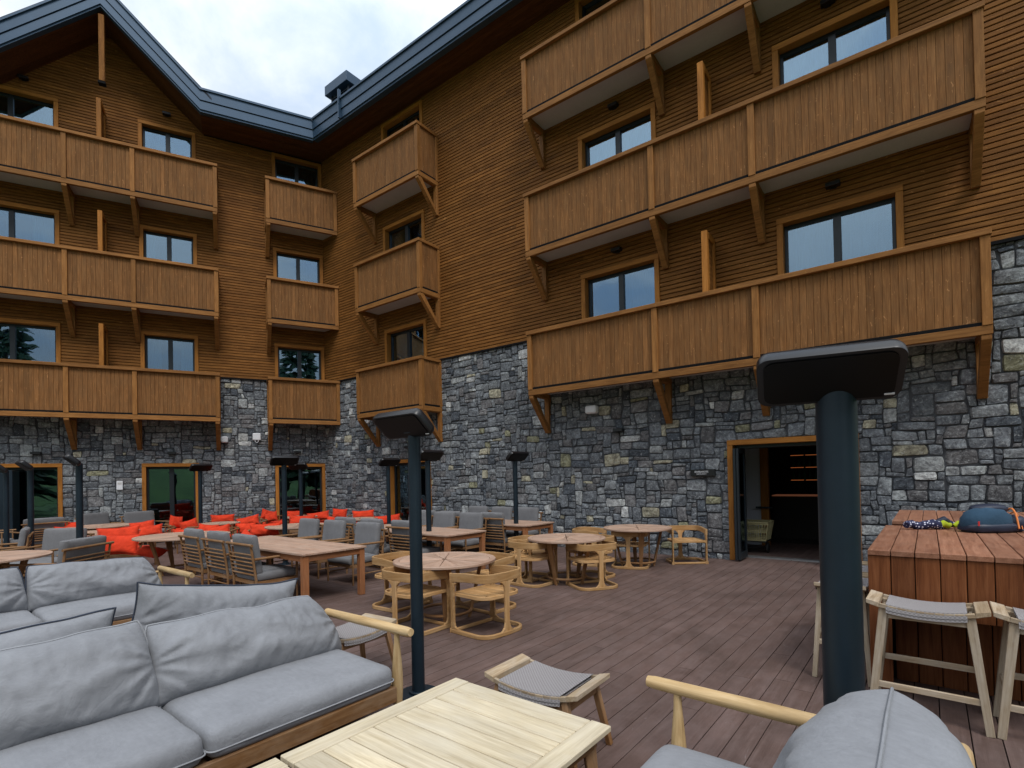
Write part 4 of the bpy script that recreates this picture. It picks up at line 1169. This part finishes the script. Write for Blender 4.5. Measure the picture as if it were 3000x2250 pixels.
chair_pos(-5.70, -10.88, -88, 'round-backed wooden chair on the far left side of the nearest round table')
chair_pos(-5.12, -11.92, 176, 'round-backed wooden chair on the far right side of the nearest round table')
chair_pos(-3.56, -11.49, -4, 'round-backed wooden chair at the front left of the middle round table')
chair_pos(-3.24, -12.42, 56, 'round-backed wooden chair at the front right of the middle round table')
chair_at(*T2, 92, .72, 'round-backed wooden chair behind the middle round table on its left')
chair_at(*T2, 352, .66, 'round-backed wooden chair behind the middle round table on its right')
chair_pos(-1.46, -11.34, -75, 'round-backed wooden chair left of the round table nearest the stone wall')
chair_pos(-1.36, -12.14, 18, 'round-backed wooden chair in front of the round table nearest the stone wall')
chair_pos(-.36, -12.80, 219, 'round-backed wooden chair standing alone right of the farthest round table by the wall')

# ------------------------------------------------------------------ round tables
def round_table(r, H, mat='tabletop', legs=4):
    e = empty('round_table'); t = MB(7); n = 16; rin = r-.075
    for k in range(n):
        a0 = 2*math.pi*k/n+.004; a1 = 2*math.pi*(k+1)/n-.004; pts = [(.03*math.cos((a0+a1)/2), .03*math.sin((a0+a1)/2))]
        for q in range(4): a = a0+(a1-a0)*q/3; pts.append((rin*math.cos(a), rin*math.sin(a)))
        m = (a0+a1)/2
        P3 = [(x, y, H-.028) for x, y in pts]; gs = [((x*math.cos(m)+y*math.sin(m)), (-x*math.sin(m)+y*math.cos(m)), 0) for x, y in pts]
        t.poly(P3, (0, 0, .026), t.r.uniform(.3, .75), gs*2)
    N = 48
    vs = []; gs = []
    for k in range(N):
        a = 2*math.pi*k/N
        for rr, z in ((rin+.003, H-.03), (r, H-.03), (r, H), (rin+.003, H)): vs.append((rr*math.cos(a), rr*math.sin(a), z)); gs.append((a*r, rr, z))
    fs = [(k*4+i, k*4+(i+1) % 4, ((k+1) % N)*4+(i+1) % 4, ((k+1) % N)*4+i) for k in range(N) for i in range(4)]
    fs = [tuple(reversed(f)) for f in fs]
    t.add(vs, fs, gs, .5); t.build('tabletop', mat, e, bevel=.004)
    s = MB(8); s.tube([(r*.42*math.cos(2*math.pi*k/24), r*.42*math.sin(2*math.pi*k/24), H-.06) for k in range(24)], .02, 8, closed=True); s.build('ring_brace', 'teak', e)
    s = MB(8); s.tube([(r*.50*math.cos(2*math.pi*k/24), r*.50*math.sin(2*math.pi*k/24), .10) for k in range(24)], .018, 8, closed=True); s.build('ring_brace', 'teak', e)
    for k in range(legs):
        a = 2*math.pi*k/legs+.5
        for d in (-.06, .06):
            l = MB(9); l.bar((math.cos(a+d)*r*.72, math.sin(a+d)*r*.72, H-.03), (math.cos(a)*r*.46, math.sin(a)*r*.46, 0), .055, .035, taper=.9); l.build('leg', 'teak', e, bevel=.004)
    tag(e, '', 'table'); return e
rt = round_table(.62, .72)
gt = 'round wooden tables'
place(rt, *T1, .3, 'round wooden table behind the centre heater pole, nearest of the three in a row', gt)
place(rt, *T2, 1.0, 'round wooden table in the middle of the three bare round tables', gt)
place(rt, *T3, .1, 'round wooden table farthest of the three, close to the right stone wall', gt)
rb = round_table(.80, .72)
place(rb, -9.22, -6.02, .4, 'large round wooden table at the left edge behind the grey sofa', gt)
rs_ = round_table(.72, .66)
place(rb, -6.38, -5.30, 1.2, 'large pale round table just left of the ladder-back chairs', gt)
lt = [(-6.86, -1.95, 'round wooden table between the left heater pole and the orange cushions'),
      (-6.30, .35, 'round wooden table near the left wing in front of the grey backrest'), (-3.75, -4.75, 'round wooden table behind the ladder-back chairs and beside two orange cushions')]
for a, b, l in lt: place(rs_, a, b, a*3, l, gt)
rq = round_table(.48, .66)
for a, b, l in [(-4.35, -1.95, 'small round table left of the glass door, among orange cushions'), (-2.05, -1.85, 'small round table in front of the corner glass door'),
                (-1.7, -4.3, 'small round table near the right stone wall among orange cushions'), (-10.55, -2.9, 'small round table at the left edge behind the large one')]:
    place(rq, a, b, a*2, l, gt)

# ------------------------------------------------------------------ dining tables
def rect_table():
    e = empty('dining_table'); W, L, H = 1.02, 2.88, .72; t = MB(3); n = 9; w_ = W/n
    for k in range(n): t.bb(-W/2+k*w_+.002, -W/2+(k+1)*w_-.002, -L/2, L/2, H-.028, H, t.r.uniform(.35, .7))
    t.build('tabletop', 'tabletop', e, bevel=.003)
    a = MB(4); h = .085
    a.bb(-W/2+.03, W/2-.03, -L/2+.03, -L/2+.055, H-.029-h, H-.029); a.bb(-W/2+.03, W/2-.03, L/2-.055, L/2-.03, H-.029-h, H-.029)
    a.bb(-W/2+.03, -W/2+.055, -L/2+.055, L/2-.055, H-.029-h, H-.029); a.bb(W/2-.055, W/2-.03, -L/2+.055, L/2-.055, H-.029-h, H-.029)
    a.build('apron', 'teak_red', e, bevel=.003)
    for x in (-1, 1):
        for y in (-1, 1):
            l = MB(5); l.box((x*(W/2-.062), y*(L/2-.062), (H-.029)/2), (.085, .085, H-.031)); l.build('leg', 'teak_red', e, bevel=.006)
    tag(e, '', 'table'); return e
dt_ = rect_table()
gd = 'long rectangular dining tables'
place(dt_, -6.04, -8.46, 0, 'long rectangular dining table nearest the viewer, between grey armchairs', gd)
place(dt_, -3.47, -8.58, 0, 'long rectangular dining table right of the centre heater pole, second from the viewer', gd)
place(dt_, -1.42, -8.72, 0, 'long rectangular dining table closest to the right stone wall', gd)

# ------------------------------------------------------------------ ladder-back dining armchairs
def dining_chair(name='dining_chair', W=.68, D=.60, sh=.44, bh=.88, cmat='greyc'):
    """faces +y, back at -y"""
    e = empty(name); hw = W/2
    rake = .07
    for q in (-1, 1):
        m = MB(1); m.tube([(q*hw, -D/2, 0), (q*hw, -D/2-.0, .35), (q*hw, -D/2-rake, bh-.04)], [.016, .018, .017], 10); m.build('leg', 'teak', e)
        m = MB(2); m.tube([(q*(hw+.02), D/2-.02, 0), (q*(hw+.02), D/2-.02, sh+.20)], [.015, .018], 10); m.build('leg', 'teak', e)
        m = MB(3); m.tube([(q*(hw+.02), -D/2-.03, sh+.20), (q*(hw+.02), D/2+.05, sh+.205)], .0185, 12); m.build('arm', 'teak', e)
    m = MB(4); m.tube([(-hw-.05, -D/2-rake-.005, bh-.045), (hw+.05, -D/2-rake-.005, bh-.045)], .0195, 12)
    m.build('top_rail', 'teak', e)
    m = MB(5)
    for k in range(6):
        z = sh-.02+(bh-.16-sh)*k/5; y = -D/2-rake*max(0, (z-.35)/(bh-.39))
        m.tube([(-hw, y-.006, z), (hw, y-.006, z)], .013, 8)
    m.build('back_slats', 'teak', e)
    m = MB(6)
    for z in (sh-.14,): 
        for q in (-1, 1): m.bar((q*hw, -D/2, z), (q*(hw+.015), D/2-.02, z), .02, .05); m.bar((-hw, q*(D/2-.02), z), (hw, q*(D/2-.02), z), .02, .05)
    for q in (-1, 1): m.tube([(q*hw, -D/2, .16), (q*(hw+.015), D/2-.02, .16)], .010, 8)
    m.tube([(-hw, -D/2, .20), (hw, -D/2, .20)], .010, 8)
    m.build('seat_frame', 'teak', e)
    o = cushion_mb(W-.03, D+.02, .115, 5, .04, .02, 12, 12, 4).build('seat_cushion', cmat, e, loc=(0, .02, sh-.115))
    o = cushion_mb(W-.04, .56, .105, 9, .04, .012, 12, 12, 4).build('back_cushion', cmat, e, loc=(0, -D/2+.05, sh+.20)); 
    o.location = (0, -D/2+.012+.0, (sh+bh)/2+.02); o.rotation_euler = (R_(90+7.5), 0, 0)
    o.location = (0, -D/2+.088, (sh+bh)/2+.035)
    # cushion_mb is bottom-centred, so turning it up puts its base plane against the slats
    tag(e, '', 'armchair'); return e
dc = dining_chair()
gc_ = 'grey cushioned ladder-back armchairs at the dining tables'
ordn = ['far end', 'middle', 'near end']
def row(aback, bs, face, labs):
    for b, l in zip(bs, labs): place(dc, aback+(.38 if face > 0 else -.38), b, R_(-90 if face > 0 else 90), l, gc_)
row(-6.93, (-7.08, -8.0, -8.88), 1, ['ladder-back armchair left of the nearest dining table, farthest of three with backs to the viewer', 'ladder-back armchair left of the nearest dining table, middle of three with backs to the viewer', 'ladder-back armchair left of the nearest dining table, closest of three with backs to the viewer'])
row(-4.62, (-6.92, -7.80, -8.82), -1, ['grey armchair facing the viewer across the nearest dining table, farthest of its row', 'grey armchair facing the viewer across the nearest dining table, middle of its row', 'grey armchair facing the viewer across the nearest dining table, closest of its row'])
row(-4.25, (-7.30, -8.17, -9.10), 1, ['ladder-back armchair on the left of the second dining table, farthest of its row', 'ladder-back armchair on the left of the second dining table, middle of its row', 'ladder-back armchair beside the centre heater pole, at the near end of the second dining table'])
row(-2.05, (-7.22, -8.06, -8.88), -1, ['grey armchair facing the viewer across the second dining table, farthest of its row', 'grey armchair facing the viewer across the second dining table, middle of its row', 'grey armchair facing the viewer across the second dining table, closest of its row'])
row(-2.0, (-7.20, -8.02, -9.25), 1, ['ladder-back armchair left of the dining table by the wall, farthest of its row', 'ladder-back armchair left of the dining table by the wall, middle of its row', 'ladder-back armchair with dark slats between the second and third dining tables, near end'])
row(-.12, (-7.32, -8.12, -8.92), -1, ['grey armchair against the right stone wall, farthest of three', 'grey armchair against the right stone wall, middle of three', 'grey armchair against the right stone wall, closest of three'])
# wide lounge armchairs at the left
lc = dining_chair('lounge_armchair', .86, .72, .40, .84)
gl = 'wide grey armchairs around the left round tables'
place(lc, -8.15, -4.15, R_(124), 'wide grey armchair with its long backrest behind the large round table at left', gl)
place(lc, -8.62, -2.95, R_(78), 'wide grey armchair partly hidden behind another at the far left', gl)
place(lc, -8.38, -6.30, R_(40), 'wide grey armchair right of the large round table, log back rail towards the viewer', gl)
place(lc, -7.45, 1.0, R_(12), 'wide grey armchair with wooden back rail showing behind two stacked orange cushions', gl)
place(lc, -5.90, 1.75, R_(208), 'wide grey armchair facing the viewer against the left stone wall', gl)
place(lc, -5.05, 1.20, R_(195), 'wide grey armchair just left of the middle glass door', gl)
place(lc, -8.25, 1.65, R_(250), 'pale grey armchair in front of the leftmost glass door', gl)
place(lc, -10.3, -3.2, R_(-60), 'armchair at the left edge, only its wooden post and arm in view', gl)

# ------------------------------------------------------------------ orange cushions on low lounge seats
def lounge_seat():
    e = empty('low_armchair'); W, D = .78, .72
    f = MB(1); n = 7
    for k in range(n): f.bb(-W/2+.03, W/2-.03, -D/2+.03+k*(D-.06)/n, -D/2+.03+(k+.7)*(D-.06)/n, .30, .32)
    f.bb(-W/2, W/2, -D/2, -D/2+.03, .25, .33); f.bb(-W/2, W/2, D/2-.03, D/2, .25, .33); f.bb(-W/2, -W/2+.03, -D/2+.03, D/2-.03, .25, .33); f.bb(W/2-.03, W/2, -D/2+.03, D/2-.03, .25, .33)
    f.build('seat_frame', 'teak', e, bevel=.004)
    for q in (-1, 1):
        for r in (-1, 1):
            l = MB(2); l.tube([(q*W/2, r*(D/2-.03), 0), (q*W/2, r*(D/2-.03), .56)], [.017, .02], 10); l.build('leg', 'teak', e)
        a = MB(3); a.box((q*W/2, 0, .552), (.055, D+.05, .025)); a.build('arm', 'teak', e, bevel=.006)
    b_ = MB(4)
    b_.tube([(-W/2, -D/2+.02, .58), (W/2, -D/2+.02, .58)], .016, 10)
    for k in range(9): x = -W/2+.06+k*(W-.12)/8; b_.tube([(x, -D/2+.02, .33), (x, -D/2+.02, .58)], .007, 6)
    b_.build('back_rail', 'teak', e)
    seat_cushion(e, W-.05, D-.05, .09, (0, .0, .33), 4, 'orange', False, r=.035)
    tag(e, '', 'armchair'); return e
ls = lounge_seat(); gs_ = 'low wooden lounge seats with orange cushions'
pil = {}
def orange(a, b, z, w_, h, yaw, tilt, rt, lab, seed, T=.17):
    key = (round(w_, 2), round(h, 2), seed % 3)
    if key not in pil:
        mb, rim = pillow_mb(w_, h, T, seed*3+1, 26, 16, .16, .012)
        o = mb.build('cushion', 'orange'); finish_pillow(o)
        pb = MB(1); pb.tube(rim, .005, 6, closed=True); pi = pb.build('piping', 'orange', o)
        pil[key] = (o, pi); root = o
    else:
        s0, p0 = pil[key]; root = s0.copy(); C.objects.link(root); q = p0.copy(); C.objects.link(q); q.parent = root
    root.location = F(a, b, z); root.rotation_euler = Euler((R_(tilt), R_(rt), R_(yaw)+PHI))
    tag(root, lab, 'cushion', 'orange cushions'); return root
V = -38   # yaw that turns a cushion's broad side to the viewer
OC = [
 (-7.22, -4.45, .38, .78, .48, V, -22, 2, 'plump orange cushion in front of the large pale round table, biggest of all', 1),
 (-7.06, -4.0, .50, .82, .46, V+6, -12, -4, 'orange cushion leaning behind the biggest one', 2),
 (-6.92, -5.05, .40, .56, .30, V-20, -70, 8, 'crumpled orange cushion lying low beside the biggest one', 3),
 (-7.45, -2.9, .40, .42, .36, V+60, -10, -6, 'small orange cushion just right of the left heater pole', 4),
 (-7.05, .38, .40, .66, .36, V, -22, 2, 'orange cushion on the left, lower of the stacked pair', 5),
 (-6.95, .75, .50, .66, .34, V-4, -12, -2, 'orange cushion on the left, upper of the stacked pair', 6),
 (-5.75, -1.35, .40, .62, .36, V+10, -24, -6, 'orange cushion in front of the middle glass door, the lower one of two', 7),
 (-5.72, -.75, .48, .62, .34, V+6, -12, -8, 'orange cushion in front of the middle glass door, the upper one of two', 8),
 (-4.62, .35, .44, .42, .42, V+55, -6, 12, 'orange cushion standing upright on its corner before the middle glass door', 9),
 (-4.50, -.45, .42, .50, .34, V+20, -10, -16, 'orange cushion tipped against an arm right of the upright one', 10),
 (-5.32, -2.35, .36, .60, .30, V, -16, 0, 'orange cushion under a wooden armrest near the middle glass door', 11),
 (-5.0, -2.75, .40, .52, .38, V-8, -20, 6, 'orange cushion left of the round table of the row behind the ladder-back chairs', 12),
 (-4.98, -3.45, .40, .56, .38, V+6, -24, -10, 'orange cushion drooping over the seat edge, right of its twin', 13),
 (-3.25, .55, .46, .74, .32, V+12, -6, 0, 'orange cushion against the stone wall between two glass doors', 14),
 (-4.15, -2.95, .40, .50, .34, V, -16, 0, 'orange cushion behind the curved one, at the middle of the seats', 15),
 (-3.30, -1.25, .46, .70, .34, V-6, -20, -12, 'orange cushion tilted with one corner pointing up, in the middle distance', 16),
 (-4.20, -4.10, .42, .80, .36, V+2, -12, -2, 'long orange cushion on the slatted seat left of the tall heater pole', 17),
 (-5.02, -4.72, .36, .56, .34, V-50, -30, 20, 'curved orange cushion sliding off behind the ladder-back chairs', 18),
 (-2.10, .15, .50, .44, .38, V+40, -8, 18, 'orange cushion bundled left of the corner glass door, upper one', 19),
 (-2.22, -.45, .46, .46, .36, V-20, -14, -14, 'orange cushion bundled left of the corner glass door, lower one', 20),
 (-1.20, .10, .46, .60, .32, V, -8, 0, 'orange cushion in front of the corner glass door behind a heater pole', 21),
 (-2.40, -2.55, .44, .80, .36, V, -16, 0, 'long orange cushion directly behind the two heater poles near the corner', 22),
 (-1.25, -1.50, .46, .76, .34, V-4, -22, -8, 'orange cushion right of the corner glass door, lying slanted', 23),
 (-1.10, -2.15, .40, .50, .30, V+24, -50, 12, 'orange cushion flopped forward right of the slanted one', 24),
 (-.62, -1.65, .48, .52, .38, V-12, -10, 4, 'orange cushion upright against the corner stonework', 25),
 (-.48, -2.75, .48, .74, .34, V-2, -8, -2, 'orange cushion against the right stone wall left of the glass door', 26),
 (-1.10, -4.75, .42, .78, .36, V+4, -14, -4, 'orange cushion behind the slim heater pole by the right glass door', 27),
 (-1.75, -3.75, .34, .52, .22, V, -60, 0, 'orange cushion lying low near the right stone wall', 28)]
for a, b, z, w_, h, yw, tl, rt, lab, sd in OC: orange(a, b, z-.01, w_*.9, h*.88, yw, tl, rt, lab, sd)
LS = [(-6.95, -3.75, V, 'at the biggest orange cushion'), (-7.3, -2.6, V+60, 'right of the left heater pole'), (-6.90, .65, V, 'under the stacked pair of orange cushions at left'),
 (-5.62, -1.0, V+8, 'under the pair of orange cushions before the middle glass door'), (-4.55, .1, V+30, 'under the upright orange cushion'), (-5.0, -2.2, V, 'with the pale armrest near the middle glass door'),
 (-4.9, -3.0, V, 'under the twin drooping orange cushions'), (-3.12, .78, V+12, 'against the stone between the glass doors'), (-3.2, -1.0, V, 'behind the middle cushions'),
 (-4.05, -3.85, V, 'under the long orange cushion left of the tall heater pole'), (-2.0, .0, V+20, 'under the bundled cushions near the corner'), (-2.3, -2.3, V, 'behind the heater poles near the corner'),
 (-1.1, -1.3, V, 'right of the corner glass door'), (-.45, -2.5, V, 'against the right stone wall'), (-1.0, -4.5, V, 'behind the slim heater pole by the right glass door'), (-1.2, .35, V, 'in front of the corner glass door')]
for a, b, yw, l in LS:
    # pulled a little behind the cushion; seat faces the viewer
    place(ls, a+.10, b+.08, R_(yw+180), 'low wooden lounge seat '+l, gs_)

# ------------------------------------------------------------------ patio heaters
def heater(r=.05, zb=2.02, hl=.55, hd=.24, off=.02):
    """face towards -x, long axis along y"""
    e = empty('patio_heater')
    m = MB(1); m.cyl((0, 0, 0), .16, .012, 32); m.cyl((0, 0, .012), r*1.5, .02, 24); m.build('base_plate', 'steel', e, bevel=.003)
    m = MB(2); m.cyl((0, 0, .03), r, zb+.06-.03, 28); m.build('pole', 'steel', e)
    m = MB(3); T = Matrix.Rotation(R_(42), 3, 'Y'); c = Vector((-hd*.36, off, zb+.12))
    def rr(w_, h, rad, n=6):
        pts = []
        for cx_, cy_, a0 in ((w_/2-rad, h/2-rad, 0), (-w_/2+rad, h/2-rad, 90), (-w_/2+rad, -h/2+rad, 180), (w_/2-rad, -h/2+rad, 270)):
            for k in range(n+1): a = R_(a0+90*k/n); pts.append((cx_+rad*math.cos(a), cy_+rad*math.sin(a)))
        return pts
    secs = [(-.040, .99), (-.034, 1.0), (.0, 1.0), (.022, .95), (.038, .82)]
    vs = []; N = None
    for z, k in secs:
        P = rr(hd*k, hl*(1-(1-k)*.5), .05*k); N = len(P)
        for x, y in P: vs.append(T @ Vector((x, y, z)) + c)
    fs = [(i*N+k, i*N+(k+1) % N, (i+1)*N+(k+1) % N, (i+1)*N+k) for i in range(len(secs)-1) for k in range(N)]
    fs += [tuple(range(N-1, -1, -1)), tuple((len(secs)-1)*N+k for k in range(N))]
    m.add(vs, fs, smooth=True); hd_ = m.build('heater_head', 'black', e)
    m = MB(4); P = rr(hd*.86, hl*.90, .04); m.poly([T @ Vector((x, y, -.042)) + c for x, y in P], T @ Vector((0, 0, -.004))); m.build('emitter_glass', 'emitter', hd_)
    m = MB(5); m.box(T @ Vector((hd*.38, -hl*.42, -.046)) + c, (.008, .035, .004), T); m.build('badge', 'white', hd_)
    m = MB(6); m.box((-.03, 0, zb+.075), (.09, .08, .07)); m.build('neck', 'steel', e, bevel=.006)
    tag(e, '', 'patio heater'); return e
h1 = heater(.078, 1.99, .53, .26, .04)
place(h1, -7.62, -16.17, R_(12), 'thick dark patio heater in the right foreground with a large black head')
h2 = heater(); gh = 'slim dark patio heaters'
HT = [(-7.50, -13.28, 0, 'slim dark patio heater in the centre, its pole crossing the nearest round table'),
 (-8.13, .1, 0, 'slim dark patio heater at the left edge of the picture'),
 (-8.09, -2.35, 0, 'slim dark patio heater before the leftmost glass door, its head turned left'),
 (-7.93, -5.28, -8, 'slim dark patio heater on the left, standing against the stone between the glass doors'),
 (-4.45, -.99, 95, 'slim dark patio heater at the right jamb of the middle glass door'),
 (-4.76, -6.06, 80, 'slim dark patio heater before the corner glass door, the nearer of two'),
 (-2.32, -2.38, 30, 'slim dark patio heater before the corner glass door, the farther of two'),
 (-2.02, -5.96, 85, 'slim dark patio heater at the left jamb of the right wing glass door'),
 (-3.60, -9.15, 88, 'slim dark patio heater hidden behind the centre pole except for its head'),
 (-1.62, -9.67, 85, 'slim dark patio heater standing alone before the right stone wall')]
for a, b, yw, l in HT: place(h2, a, b, R_(yw), l, gh)

# ------------------------------------------------------------------ wicker trolley inside the door
e = empty('wicker_trolley', (1.25, -13.62, 0), 0)
mb = MB(5); x0, x1, y0, y1, zb, zt = -.30, .30, -.30, .34, .28, .65
def ringp(k, gx=0):
    z = zb+(zt-zb)*k; f_ = .80+.20*k; return [(x0*f_, y0*f_, z), (x1*f_, y0*f_, z), (x1*f_, y1*f_, z), (x0*f_, y1*f_, z)]
for k, r in ((0, .014), (.08, .01), (.16, .010), (.46, .010), (.54, .011), (.62, .010), (.90, .010), (.96, .012), (1, .017)):
    mb.tube(ringp(k), r, 6, closed=True)
lo, hi = ringp(0), ringp(1)
for s in range(4):
    for q in range(12):
        t = q/12; a = Vector(lo[s]).lerp(Vector(lo[(s+1) % 4]), t); b2_ = Vector(hi[s]).lerp(Vector(hi[(s+1) % 4]), t); mb.tube([a, b2_], .009, 5)
mb.build('basket', 'wicker', e)
for s in (-1, 1):
    m = MB(2); m.tube([(-.02, s*.24-.015, .11), (-.02, s*.24+.015, .11)], .11, 20); m.build('wheel', 'rubber', e)
m = MB(3); m.bb(-.25, .25, -.25, .28, .24, .265); m.tube([(-.02, -.24, .11), (-.02, .24, .11)], .01, 8)
for s in (-1, 1): m.bb(-.04, 0, s*.2-.012, s*.2+.012, .10, .24)
m.build('chassis', 'rubber', e)
tag(e, 'wicker basket on black wheels just inside the open door', 'trolley')

# ------------------------------------------------------------------ conifers behind the viewer, mirrored in the window glass
def conifer():
    e = empty('conifer'); t = MB(1); t.tube([(0, 0, -.4), (0, 0, 6), (0, 0, 15)], [.26, .16, .03], 10); t.build('trunk', 'bark', e)
    c = MB(2); rn = random.Random(3)
    for k in range(620):
        h = 1.4+13.6*rn.random()**1.1; R = 3.1*(1-(h-1.2)/14.2)**.85+.1; a = rn.uniform(0, 6.283)
        r0_, r1_ = R*rn.uniform(.05, .5), R*rn.uniform(.75, 1.12); w_ = .16+.12*R*rn.random(); d = rn.uniform(.25, .6)*r1_*.5
        ca, sa = math.cos(a), math.sin(a); p0 = Vector((ca*r0_, sa*r0_, h)); p1 = Vector((ca*r1_, sa*r1_, h-d)); s_ = Vector((-sa, ca, 0))*w_
        pm_ = p0.lerp(p1, .55)+Vector((0, 0, .08))
        c.add([p0, pm_-s_+Vector((0, 0, -.2)), pm_+Vector((0, 0, .1)), pm_+s_+Vector((0, 0, -.2)), p1], [(0, 1, 2), (0, 2, 3), (1, 4, 2), (2, 4, 3)])
    c.build('crown', 'needle', e); tag(e, '', 'tree'); return e
cf = conifer()
for k, (x, y, q, l) in enumerate([(-14.7, -39.5, 1.5, 'dark conifer behind the viewer, mirrored in the corner windows'), (-32.5, -25, 1.3, 'dark conifer mirrored at the edge of the lowest left window'), (-9.8, -44, 1.45, 'tall dark conifer on the grass slope behind the viewer'),
                               (-38, -31, 1.1, 'dark conifer standing far to the left of the terrace')]):
    if k == 0: c_ = cf; cf.location = (x, y, -.5); tag(cf, l, None, 'conifers behind the terrace'); KIDS[cf.name] = [(c, children(c)) for c in children(cf)]
    else: c_ = dup(cf, (x, y, -.5), k*1.3, l, 'conifers behind the terrace')
    c_.scale = (q, q, q)
